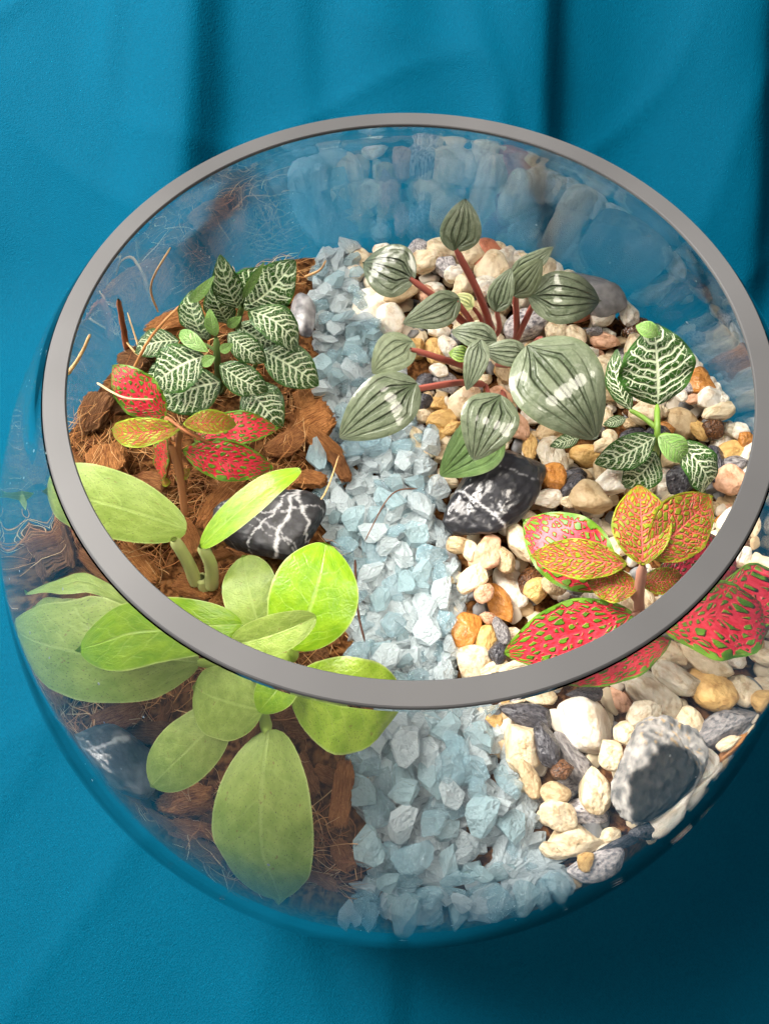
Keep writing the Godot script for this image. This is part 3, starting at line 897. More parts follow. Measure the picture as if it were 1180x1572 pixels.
func write_labels() -> void:
	var ordinal := ["nearest", "second nearest", "third nearest", "fourth nearest", "fifth nearest", "sixth nearest", "seventh nearest", "eighth nearest", "ninth nearest", "tenth nearest", "eleventh nearest", "twelfth nearest", "thirteenth nearest", "fourteenth nearest", "fifteenth nearest", "sixteenth nearest", "seventeenth nearest", "eighteenth nearest", "nineteenth nearest", "twentieth nearest", "twenty-first nearest", "twenty-second nearest", "twenty-third nearest"]
	for key in said:
		var all: Array = said[key]
		all.sort_custom(func(a, b): return a[0] < b[0])
		for i in all.size():
			var a: Array = all[i]
			if all.size() == 1:
				a[1].set_meta("label", "%s %s the %s" % [a[2], a[3], a[4]])
			elif i < ordinal.size():
				a[1].set_meta("label", "%s %s the %s, %s" % [a[2], a[3], a[4], ordinal[i]])
			else:
				a[1].set_meta("label", "%s farther out %s the %s" % [a[2], a[3], a[4]])
	said.clear()


# ---------------------------------------------------------------- river stones
func river_stones() -> void:
	var labels := [
		"smooth black pebble with one white vein, right of the blue glass band",
		"black stone crossed by many white veins on the bark by the blue glass",
		"wet dark grey pebble lying against the glass at the front of the bark",
		"grey marbled pebble wedged behind the bushy white-veined plant",
		"grey oval pebble behind the big glossy leaf at the back right",
		"large rough grey stone with a black patch at the front right",
	]
	var cats := ["pebble", "stone", "pebble", "pebble", "pebble", "stone"]
	var level := [5, 5, 5, 4, 4, 5]
	for i in stone_table.size():
		var t: Array = stone_table[i]
		var pts := stone_points(900 + i * 7, level[i], 9 if i != 5 else 13, 0.09 if i != 5 else 0.05, 0.06 if i != 5 else 0.1)
		var a: float = t[3] / 2.0
		var b: float = t[4] / 2.0
		var c: float = b * t[6]
		var size := Vector3(a, c, b)
		var col := PackedColorArray()
		var n1 := noise(70 + i, 0.8, 4)
		var n2 := noise(90 + i, 2.4, 4)
		for k in pts.size():
			var q: Vector3 = pts[k] * size
			col.append(stone_color(t[0], q, pts[k], n1, n2))
			if t[0] == "patched":
				pts[k] *= 1.0 + 0.03 * n2.get_noise_3dv(q * 0.8)
			pts[k] *= size * CM
		var m := plain(Color.WHITE, 0.3, 0.5)
		m.vertex_color_use_as_albedo = true
		if t[0] == "patched" or t[0] == "greystone":
			m.roughness = 0.7
		if t[0] == "patched":
			m.roughness = 0.85
			m.metallic_specular = 0.2
		if t[0] == "blackmany":
			m.roughness = 0.55
		if t[0] == "blackvein" or t[0] == "blackwet":
			m.clearcoat_enabled = true
			m.clearcoat = 0.22
			m.clearcoat_roughness = 0.05
		m.heightmap_enabled = true
		m.heightmap_texture = noise_tex(noise(41, 0.03, 4), 256)
		m.heightmap_scale = 0.022 if t[0] == "patched" else 0.012
		m.uv1_triplanar = true
		m.uv1_scale = Vector3.ONE * 45.0
		var o := put("river_stone", closed_mesh(pts, ico(level[i])[1], col), m)
		var at := inside(t[1], t[2], 0.97 * reach_of(t[1], t[2], a, b, deg_to_rad(t[5])), SURFACE)
		var y := rest(at.x, at.y, a, b, c, deg_to_rad(t[5]), 0.0) + 0.15
		if i >= 3:
			y += 0.35
		settle(at.x, at.y, y, a, b, c, deg_to_rad(t[5]))
		o.position = Vector3(at.x, y, at.y) * CM
		o.rotation.y = deg_to_rad(t[5])
		tag(o, labels[i], cats[i])
	landmarks = [
		["single-veined black pebble", spot(0)], ["many-veined black stone", spot(1)], ["wet dark pebble", spot(2)],
		["grey marbled pebble", spot(3)], ["grey oval pebble", spot(4)], ["rough grey stone", spot(5)],
	]
	for e in [["grey-leaved plant", "C", 0], ["sparse white-veined plant", "D", 0], ["bright red-veined plant", "E", 0], ["bushy white-veined plant", "A", 0], ["small red-veined plant", "B", 0], ["lime rosette", "G", 0], ["two lime leaf stalks", "F", 2]]:
		for s in stem_table:
			if s[0] == e[1]:
				landmarks.append([e[0], Vector2(s[3], s[5])])
				break
	for e in [["largest grey leaf", "C", 14], ["wettest grey leaf", "C", 5], ["front lime leaf", "G", 11], ["glossy lime leaf", "G", 8], ["broad white-veined leaf", "D", 0], ["lowest red-veined leaf", "E", 1]]:
		var k := 0
		for l in leaf_table:
			if l[0] == e[1]:
				if k == e[2]:
					landmarks.append([e[0], Vector2((l[2] + l[5]) / 2.0, (l[4] + l[7]) / 2.0)])
				k += 1


func spot(i: int) -> Vector2:
	return Vector2(stone_table[i][1], stone_table[i][2])


func vein(q: Vector3, dir: Vector3, d: float, width: float, wob: float) -> float:
	return smoothstep(width, width * 0.35, absf(q.dot(dir.normalized()) - d + wob))


func stone_color(kind: String, q: Vector3, u: Vector3, n1: FastNoiseLite, n2: FastNoiseLite) -> Color:
	var a := n1.get_noise_3dv(q)
	var b := n2.get_noise_3dv(q)
	var wob := a * 0.3 + b * 0.08
	match kind:
		"blackvein":
			var c := Color(0.014, 0.014, 0.017).lerp(Color(0.032, 0.032, 0.037), clampf(0.5 + b, 0, 1))
			var w := vein(q, Vector3(1, 0, -0.1), -1.05, 0.05, wob * 0.2) + vein(q, Vector3(0.3, 0.2, 1), 0.75, 0.025, wob) * smoothstep(0.0, -0.3, q.x) * 0.7 + vein(q, Vector3(0.8, 0.4, -0.5), 0.9, 0.025, wob) * 0.4
			return c.lerp(Color(0.45, 0.45, 0.46), clampf(w, 0, 1))
		"blackmany":
			var c := Color(0.012, 0.012, 0.014).lerp(Color(0.05, 0.05, 0.055), clampf(0.4 + b * 1.2, 0, 1))
			var w := 0.0
			w += vein(q, Vector3(1, 0.1, 0.15), 0.85, 0.09, wob * 0.8) + vein(q, Vector3(0.9, 0, 0.5), 0.2, 0.05, wob) + vein(q, Vector3(0.9, 0, -0.35), 1.3, 0.07, wob)
			w += vein(q, Vector3(0.3, 0.2, 1), 0.1, 0.035, wob) * 0.7 + vein(q, Vector3(-0.5, 0.3, 1), 0.6, 0.04, wob) * 0.6 + vein(q, Vector3(0.4, 0.1, -1), -0.5, 0.03, wob) * 0.5 + vein(q, Vector3(0.8, 0.5, 0.2), -0.7, 0.03, wob) * 0.5
			return c.lerp(Color(0.5, 0.5, 0.5), clampf(w, 0, 1))
		"blackwet":
			var c := Color(0.045, 0.047, 0.052).lerp(Color(0.17, 0.17, 0.18), clampf(0.35 + a * 0.9 + b * 0.4, 0, 1))
			return c.lerp(Color(0.35, 0.35, 0.36), clampf(vein(q, Vector3(1, 0, 0.7), -0.6, 0.12, wob) * 0.7, 0, 1))
		"marble":
			return Color(0.07, 0.07, 0.08).lerp(Color(0.36, 0.35, 0.35), clampf(0.45 + a * 1.1 + b * 0.7, 0, 1))
		"greystone":
			return Color(0.16, 0.16, 0.17).lerp(Color(0.34, 0.33, 0.33), clampf(0.5 + a * 0.5 + b * 0.9, 0, 1))
	# patched: rough grey with ochre flecks and one black patch
	var c := Color(0.12, 0.12, 0.12).lerp(Color(0.4, 0.38, 0.35), clampf(0.45 + b * 1.3, 0, 1))
	c = c.lerp(Color(0.5, 0.33, 0.13), clampf((n2.get_noise_3dv(q * 1.3 + Vector3(9, 0, 0)) - 0.25) * 4.0, 0, 0.7) * smoothstep(-0.2, 0.6, u.x))
	var black := smoothstep(0.62, 0.5, (u - Vector3(-0.3, 0.85, 0.2)).length() * 0.72 + a * 0.12 + b * 0.05)
	return c.lerp(Color(0.016, 0.016, 0.016), black * 0.95)


# ---------------------------------------------------------------- pebbles
var pebble_mats := {}
var pebble_words := {"c": "cream pebble", "w": "white pebble", "n": "beige pebble", "y": "yellow ochre pebble", "o": "orange pebble", "p": "pinkish pebble", "b": "brown pebble", "r": "brick red pebble", "m": "dark red pebble", "g": "grey pebble", "d": "dark grey pebble", "s": "grey and white speckled pebble", "t": "translucent grey pebble"}


func pebble_material(k: String) -> StandardMaterial3D:
	if pebble_mats.is_empty():
		var cols := {"c": Color8(238, 221, 190), "w": Color8(246, 240, 228), "n": Color8(196, 174, 138), "y": Color8(216, 178, 112), "o": Color8(198, 136, 68), "p": Color8(222, 176, 146), "b": Color8(116, 76, 44), "r": Color8(196, 122, 92), "m": Color8(104, 46, 34), "g": Color8(150, 146, 144), "d": Color8(88, 87, 92), "s": Color8(214, 208, 206), "t": Color8(196, 188, 170)}
		var soft := noise_tex(noise(12, 0.012, 4), 256, ramp([[0.25, Color(0.8, 0.74, 0.66)], [0.5, Color(0.95, 0.93, 0.9)], [0.75, Color(1, 1, 1)]]))
		var speck := noise_tex(noise(13, 0.03, 5), 256, ramp([[0.28, Color(0.42, 0.42, 0.46)], [0.5, Color(0.86, 0.85, 0.85)], [0.7, Color(1, 1, 1)]]))
		var bump := noise_tex(noise(14, 0.025, 5), 256)
		for c in cols:
			var m := plain(cols[c], 0.5, 0.45)
			m.albedo_texture = speck if c in ["s", "g", "d", "b"] else soft
			m.uv1_triplanar = true
			m.uv1_scale = Vector3.ONE * 0.45
			m.heightmap_enabled = true
			m.heightmap_texture = bump
			m.heightmap_scale = 0.06
			if c in ["t", "o", "b", "d"]:
				m.roughness = 0.25
			m.subsurf_scatter_enabled = c in ["t", "w", "c"]
			m.subsurf_scatter_strength = 0.06
			pebble_mats[c] = m
	return pebble_mats[k]


func pebbles() -> void:
	var kinds := []
	for i in 14:
		kinds.append(closed_mesh(stone_points(300 + i, 3, 11 + i % 5, 0.015 + 0.012 * (i % 3), 0.045), ico(3)[1]))
	gravel(kinds)
	for t in pebble_table:
		add_pebble(t[0], t[1], t[2], t[3], t[4], deg_to_rad(t[5]), kinds, 0.45)
	# then smaller ones where there is still a hollow
	for i in 104:
		var best := Vector2.ZERO
		var l := rng.randf_range(0.75, 1.35)
		var w := l * rng.randf_range(0.6, 0.85)
		var turn := rng.randf() * TAU
		var low := 1e9
		for k in 60:
			var a := rng.randf() * TAU
			var q := Vector2(cos(a), sin(a)) * 14.3 * (sqrt(rng.randf()) if i % 3 == 0 else lerpf(0.75, 1.0, rng.randf()))
			if q.x < band_x(band_right, q.y) + 0.3:
				continue
			q = inside(q.x, q.y, w * 0.45, SURFACE)
			var y := rest(q.x, q.y, l / 2, w / 2, w * 0.36, turn, 0.2)
			if y < low:
				low = y
				best = q
		add_pebble("cwncycncwpgcncdcwct"[rng.randi() % 19], best.x, best.y, l, w, turn, kinds, 0.3)
	write_labels()


# the small stuff that shows only in the gaps
func gravel(kinds: Array) -> void:
	var mm := MultiMesh.new()
	mm.transform_format = MultiMesh.TRANSFORM_3D
	mm.use_colors = true
	mm.mesh = kinds[2]
	var all := []
	for i in 1500:
		var a := rng.randf() * TAU
		var q := Vector2(cos(a), sin(a)) * 14.4 * sqrt(rng.randf())
		if q.x < band_x(band_right, q.y) - 0.2:
			continue
		var l := rng.randf_range(0.25, 0.5)
		q = inside(q.x, q.y, l * 0.6, SURFACE)
		var y := bed_height(q.x, q.y) + rng.randf_range(0.0, 0.3)
		var b := Basis(Vector3.UP, rng.randf() * TAU).scaled_local(Vector3(l, l * 0.6, l * 0.75) * CM)
		all.append(Transform3D(b, Vector3(q.x, y, q.y) * CM))
	mm.instance_count = all.size()
	for i in all.size():
		mm.set_instance_transform(i, all[i])
		mm.set_instance_color(i, [Color(0.6, 0.5, 0.34), Color(0.5, 0.36, 0.2), Color(0.2, 0.2, 0.2), Color(0.68, 0.6, 0.48)][i % 4])
	var m := plain(Color.WHITE, 0.6)
	m.vertex_color_use_as_albedo = true
	var o := MultiMeshInstance3D.new()
	o.name = "fine_gravel"
	o.multimesh = mm
	o.material_override = m
	add_child(o)
	tag(o, "fine cream and brown gravel showing in the gaps under the pebbles", "gravel", "", "stuff")


func add_pebble(k: String, x: float, z: float, l: float, w: float, turn: float, kinds: Array, sink: float) -> void:
	var a := l / 2.0 * 1.14
	var b := w / 2.0 * 1.14
	var c := b * rng.randf_range(0.66, 0.9)
	var at := inside(x, z, 0.9 * reach_of(x, z, a, b, turn), SURFACE)
	var y := rest(at.x, at.y, a * 0.9, b * 0.9, c, turn, sink)
	y = minf(y, SURFACE + 0.55)
	settle(at.x, at.y, y, a * 0.92, b * 0.92, c, turn)
	var o := put("pebble", kinds[rng.randi() % kinds.size()], pebble_material(k))
	var tilt := Basis(Vector3.RIGHT, rng.randf_range(-0.2, 0.2)) * Basis(Vector3.BACK, rng.randf_range(-0.15, 0.15))
	var flip := Basis(Vector3.RIGHT, PI * (rng.randi() % 2))
	o.transform = Transform3D(Basis(Vector3.UP, turn) * tilt * Basis.from_scale(Vector3(a, c, b) * CM) * flip, Vector3(at.x, y, at.y) * CM)
	var size := "large " if l > 1.55 else "small " if l < 0.85 else ""
	if l > w * 1.75:
		size += "long "
	which(o, size + pebble_words[k], "pebble", "pebbles on the right side of the bowl")


# ---------------------------------------------------------------- blue glass chips
func glass_chips() -> void:
	var kinds := []
	for i in 16:
		kinds.append(shard_mesh(500 + i, 15 + i % 4))
	var mats := []
	for i in 3:
		var m := StandardMaterial3D.new()
		m.albedo_color = [Color(0.76, 0.89, 0.92, 0.42), Color(0.88, 0.94, 0.96, 0.52), Color(0.68, 0.84, 0.89, 0.34)][i]
		m.transparency = BaseMaterial3D.TRANSPARENCY_ALPHA
		m.roughness = 0.07
		m.heightmap_enabled = true
		m.heightmap_texture = noise_tex(noise(51, 0.03, 4), 256)
		m.heightmap_scale = 0.14
		m.uv1_triplanar = true
		m.uv1_scale = Vector3.ONE * 0.5
		mats.append(m)
	chip_bed(kinds, mats[1])
	var made := 0
	for i in 6000:
		if made >= 296:
			break
		var z := rng.randf_range(-14.2, 14.4)
		var lo := band_x(band_left, z) - 0.1
		var hi := band_x(band_right, z) + 0.1
		var l := rng.randf_range(0.7, 1.3)
		var w := l * rng.randf_range(0.58, 0.9)
		var c := w * rng.randf_range(0.28, 0.44)
		var turn := rng.randf() * TAU
		var best := Vector2.ZERO
		var low := 1e9
		for k in 8:
			var q := inside(rng.randf_range(lo, hi), z + rng.randf_range(-0.7, 0.7), l * 0.42, SURFACE)
			var y := rest(q.x, q.y, l * 0.46, w * 0.46, c, turn, 0.25)
			if y < low:
				low = y
				best = q
		if low > SURFACE + 0.45:
			continue
		settle(best.x, best.y, low, l * 0.46, w * 0.46, c, turn)
		var o := put("glass_chip", kinds[rng.randi() % kinds.size()], mats[rng.randi() % 3])
		var tilt := Basis(Vector3.RIGHT, rng.randf_range(-0.5, 0.5)) * Basis(Vector3.BACK, rng.randf_range(-0.4, 0.4))
		o.transform = Transform3D(Basis(Vector3.UP, turn) * tilt * Basis.from_scale(Vector3(l / 2, c * 1.1, w / 2) * CM), Vector3(best.x, low, best.y) * CM)
		var look := ("large " if l > 1.4 else "small " if l < 1.12 else "") + ("long " if w < l * 0.7 else "") + "pale blue glass chip"
		which(o, look, "glass chip", "pale blue glass chips between bark and pebbles")
		made += 1
	write_labels()


# the smaller splinters under the chips one can tell apart
func chip_bed(kinds: Array, mat: Material) -> void:
	var mm := MultiMesh.new()
	mm.transform_format = MultiMesh.TRANSFORM_3D
	mm.mesh = kinds[3]
	var all := []
	for i in 1150:
		var z := rng.randf_range(-14.0, 14.2)
		var l := rng.randf_range(0.35, 0.62)
		var q := inside(rng.randf_range(band_x(band_left, z) + 0.1, band_x(band_right, z) - 0.1), z, l, SURFACE)
		var b := Basis.from_euler(Vector3(rng.randf() * TAU, rng.randf() * TAU, 0)).scaled_local(Vector3(l, l * 0.45, l * 0.7) * CM)
		all.append(Transform3D(b, Vector3(q.x, bed_height(q.x, q.y) + rng.randf_range(0.05, 0.34), q.y) * CM))
	mm.instance_count = all.size()
	for i in all.size():
		mm.set_instance_transform(i, all[i])
	var o := MultiMeshInstance3D.new()
	o.name = "glass_splinters"
	o.multimesh = mm
	o.material_override = mat
	add_child(o)
	tag(o, "small pale blue glass splinters filling the gaps under the chips", "glass splinters", "", "stuff")


# ---------------------------------------------------------------- bark and fibre
func bark_mesh(seed_: int) -> ArrayMesh:
	var nz := noise(seed_, 1.0, 4)
	var r := RandomNumberGenerator.new()
	r.seed = seed_
	var ns := []
	var ds := []
	for i in 5:
		ns.append(Vector3(r.randfn() * 1.2, r.randfn(), r.randfn()).normalized())
		ds.append(r.randf_range(0.75, 1.0))
	var pts := []
	for d in ico(4)[0]:
		# a rounded block, cut by a few planes, furrowed along its length
		var k: float = pow(pow(absf(d.x), 5.0) + pow(absf(d.y), 5.0) + pow(absf(d.z), 5.0), -0.2)
		for i in ns.size():
			var c: float = ns[i].dot(d)
			if c > 0.25:
				k = minf(k, ds[i] / c)
		var p: Vector3 = d * k
		var f := nz.get_noise_3d(p.x * 0.9, p.y * 5.0, p.z * 5.0) * 0.16 + nz.get_noise_3d(p.x * 3.0, p.y * 9.0, p.z * 9.0) * 0.08
		var ragged := nz.get_noise_3d(p.x * 0.1, p.y * 8.0 + 40.0, p.z * 8.0) * 0.3 * smoothstep(0.6, 1.0, absf(p.x))
		p *= 1.0 + f
		p.x *= 1.0 + ragged
		pts.append(p)
	return closed_mesh(pts, ico(4)[1])


func bark() -> void:
	var streak := noise(61, 0.02, 5)
	var streaks := Image.create_empty(256, 256, false, Image.FORMAT_RGB8)
	var bump := Image.create_empty(256, 256, false, Image.FORMAT_RGB8)
	var g := ramp([[0.0, Color(0.34, 0.26, 0.2)], [0.4, Color(0.72, 0.66, 0.6)], [0.62, Color(0.95, 0.95, 0.92)], [1.0, Color(1, 1, 1)]])
	for y in 256:
		for x in 256:
			var h := clampf(0.5 + 0.7 * streak.get_noise_2d(x * 0.5, y * 7.0) + 0.25 * streak.get_noise_2d(x * 3.0, y * 14.0), 0, 1)
			streaks.set_pixel(x, y, g.sample(h))
			bump.set_pixel(x, y, Color(h, h, h))
	var st := ImageTexture.create_from_image(streaks)
	var bt := ImageTexture.create_from_image(bump)
	var mats := []
	for c in [Color8(224, 158, 98), Color8(202, 140, 86), Color8(176, 122, 78), Color8(150, 108, 74)]:
		var m := plain(c, 0.8, 0.3)
		m.albedo_texture = st
		m.heightmap_enabled = true
		m.heightmap_texture = bt
		m.heightmap_scale = 0.12
		m.uv1_triplanar = true
		m.uv1_scale = Vector3(0.5, 0.5, 0.5)
		mats.append(m)
	var kinds := []
	for i in 9:
		kinds.append(bark_mesh(700 + i))
	# loose crumbs of husk under the chips
	for i in 150:
		var a := rng.randf() * TAU
		var rr := 13.8 * sqrt(rng.randf())
		var p := Vector2(cos(a), sin(a)) * rr
		if p.x > band_x(band_left, p.y) - 0.6:
			continue
		add_bark("d", p.x, p.y, rng.randf_range(0.5, 1.4), rng.randf_range(0.3, 0.6), rng.randf() * TAU, kinds, mats, true)
	for t in bark_table:
		add_bark(t[0], t[1], t[2], t[3], t[4], deg_to_rad(t[5]), kinds, mats, false)
	write_labels()
	fibres()


func add_bark(k: String, x: float, z: float, l: float, w: float, turn: float, kinds: Array, mats: Array, crumb: bool) -> void:
	var a := l / 2.0
	var b := w / 2.0
	var c := b * rng.randf_range(0.45, 0.75)
	var at := inside(x, z, 0.95 * reach_of(x, z, a, b, turn), SURFACE)
	var y := rest(at.x, at.y, a * 0.9, b * 0.9, c, turn, 0.7)
	y = minf(y, SURFACE + 0.35)
	settle(at.x, at.y, y, a * 0.9, b * 0.9, c, turn)
	var shade: int = (rng.randi() % 2) if k == "t" else 1 + rng.randi() % 3
	var o := put("bark_chip", kinds[rng.randi() % kinds.size()], mats[shade])
	var tilt := Basis(Vector3.RIGHT, rng.randf_range(-0.4, 0.4)) * Basis(Vector3.BACK, rng.randf_range(-0.25, 0.25))
	o.transform = Transform3D(Basis(Vector3.UP, turn) * tilt * Basis.from_scale(Vector3(a, c, b) * CM), Vector3(at.x, y, at.y) * CM)
	var word: String = ["bright orange brown", "orange brown", "brown", "dark brown"][shade]
	which(o, ("small " if crumb else "") + word + (" long" if l > w * 1.8 else "") + " coconut bark piece", "bark chip", "pieces of coconut bark on the left side of the bowl")


func fibres() -> void:
	var kinds := []
	for i in 12:
		var p := Vector3(-0.8, 0, 0)
		var pts := []
		var bend := rng.randf_range(-0.9, 0.9)
		var ang := -bend
		for k in 5:
			pts.append(p * CM)
			p += Vector3(cos(ang), rng.randf_range(-0.2, 0.2), sin(ang)) * 0.38
			ang += bend * 0.5 + rng.randf_range(-0.4, 0.4)
		kinds.append(tube(pts, 0.013 * CM * rng.randf_range(0.7, 1.9), 0.008 * CM, 3, 8).surface_get_arrays(0))
	var tones := [Color8(222, 164, 102), Color8(200, 136, 78), Color8(170, 110, 62), Color8(236, 194, 138), Color8(150, 96, 56)]
	var v := PackedVector3Array()
	var n := PackedVector3Array()
	var col := PackedColorArray()
	var idx := PackedInt32Array()
	for i in 17000:
		var a := rng.randf() * TAU
		var rr := 14.2 * sqrt(rng.randf())
		var p := Vector2(cos(a), sin(a)) * rr
		var edge := band_x(band_left, p.y)
		if p.x > edge - 0.1 - rng.randf() * 0.5:
			continue
		# thick along the glass and in tufts, thin elsewhere
		var tuft := noise_tufts.get_noise_2d(p.x, p.y) * 2.0
		if rng.randf() > 0.4 + 0.4 * smoothstep(9.5, 13.0, rr) + tuft:
			continue
		var scale := rng.randf_range(0.4, 1.1)
		p = inside(p.x, p.y, 0.35 * scale, SURFACE)
		var on_stone := false
		for k in 4:
			if p.distance_to(spot(k)) < stone_table[k][3] * 0.5:
				on_stone = true
		if on_stone:
			continue
		var ci := clampi(int(floor(p.x / CELL + SIDE / 2.0)), 0, SIDE - 1)
		var cj := clampi(int(floor(p.y / CELL + SIDE / 2.0)), 0, SIDE - 1)
		var y := heights[cj * SIDE + ci] + rng.randf_range(-0.12, 0.16)
		var turn := rng.randf() * TAU if rr < 11.5 else atan2(-p.x, -p.y) + rng.randfn() * 0.6
		var b := Basis(Vector3.UP, turn) * Basis(Vector3.BACK, rng.randfn() * 0.2) * Basis(Vector3.RIGHT, rng.randfn() * 0.5)
		var t := Transform3D(b.scaled(Vector3.ONE * scale), Vector3(p.x, y, p.y) * CM)
		var kind: Array = kinds[rng.randi() % 12]
		var c: Color = tones[rng.randi() % 5].srgb_to_linear()
		var base := v.size()
		var kv: PackedVector3Array = kind[Mesh.ARRAY_VERTEX]
		var kn: PackedVector3Array = kind[Mesh.ARRAY_NORMAL]
		for q in kv.size():
			v.append(t * kv[q])
			n.append(b * kn[q])
			col.append(c)
		for q in kind[Mesh.ARRAY_INDEX]:
			idx.append(base + q)
	var m := plain(Color.WHITE, 0.6, 0.35)
	m.vertex_color_use_as_albedo = true
	var o := put("coconut_fibre", array_mesh(v, n, PackedVector2Array(), idx, col), m)
	tag(o, "loose tan coconut fibres matted over the bark pieces", "fibre", "", "stuff")


var noise_tufts := noise(77, 0.22, 2)


func points_of(row: Array, first: int) -> Array:
	var pts := []
	for k in range(first, row.size(), 3):
		pts.append(Vector3(row[k], row[k + 1], row[k + 2]) * CM)
	return pts


func strands() -> void:
	var labels := [
		"long pale fibre standing up behind the bushy white-veined plant", "short brown twig sticking up at the left back of the bark", "straight straw-coloured sliver leaning on the glass inside the left rim",
		"long tan fibre arching left of the bushy white-veined plant", "pale fibre lying across the upright red leaf", "thin brown dry stalk running from the yellow leaves to the red leaf",
		"thin dark rootlet lying on the glass chips beside the bright lime leaf", "fine brown hair curled on the glass chips in the middle", "thin fibre leaning at the back end of the glass chips",
		"hair-thin fibre hanging by the dry stem of the small red-veined plant", "fine fibre running from the veined black stone to the glass chips", "fine fibre poking out from under the glossy lime leaf",
		"fine bent fibre at the left back against the glass",
	]
	var mats := [plain(Color8(214, 168, 110), 0.6), plain(Color8(160, 92, 50), 0.7), plain(Color8(226, 184, 124), 0.6), plain(Color8(190, 130, 72), 0.6), plain(Color8(236, 206, 160), 0.6), plain(Color8(170, 104, 60), 0.6), plain(Color8(84, 54, 40), 0.7), plain(Color8(110, 70, 44), 0.7)]
	for i in strand_table.size():
		var t: Array = strand_table[i]
		var o := put("stray_fibre", tube(points_of(t, 2), t[1] * CM, t[1] * 0.7 * CM, 6, 18, 0.15), mats[i] if i < 8 else mats[i % 4])
		tag(o, labels[i], "fibre")


# ---------------------------------------------------------------- leaves
func blot(d: PackedFloat32Array, w: int, h: int, x: float, y: float, r: float, s: float) -> void:
	for j in range(maxi(int(y - r), 0), mini(int(y + r) + 2, h)):
		for i in range(maxi(int(x - r), 0), mini(int(x + r) + 2, w)):
			var k := 1.0 - Vector2(i - x, j - y).length() / r
			if k > 0:
				d[j * w + i] = maxf(d[j * w + i], minf(1.0, k * 1.8) * s)


# main and side veins of a nerve plant, drawn as strength 0..1
func netted(w: int, h: int, seed_: int, thick: float, pairs: int) -> PackedFloat32Array:
	var d := PackedFloat32Array()
	d.resize(w * h)
	var r := RandomNumberGenerator.new()
	r.seed = seed_
	for k in h:
		var v := float(k) / h
		blot(d, w, h, w * 0.5 + sin(v * 5.0) * 1.5, k, thick * lerpf(1.5, 0.5, v), 1.0)
	for side in [-1, 1]:
		for p in pairs:
			var v0 := 0.03 + 0.84 * (p + r.randf_range(-0.2, 0.2)) / pairs
			var rise := r.randf_range(0.14, 0.22)
			var reach := r.randf_range(0.42, 0.47)
			var n := 70
			for k in n:
				var t := float(k) / n
				var x: float = 0.5 + side * reach * t
				var y := v0 + rise * (t * 0.6 + t * t * 0.5) + 0.008 * sin(t * 14.0 + p)
				blot(d, w, h, x * w, y * h, thick * lerpf(1.0, 0.45, t), 1.0)
				if k in [22, 38, 52] and r.randf() < 0.85:
					var dir := (1.0 if r.randf() < 0.5 else -1.0)
					for q in 16:
						var s := q / 16.0
						blot(d, w, h, (x + side * 0.05 * s) * w, (y + dir * 0.055 * s) * h, thick * lerpf(0.6, 0.35, s), 0.95)
	return d


var leaf_mats := {}


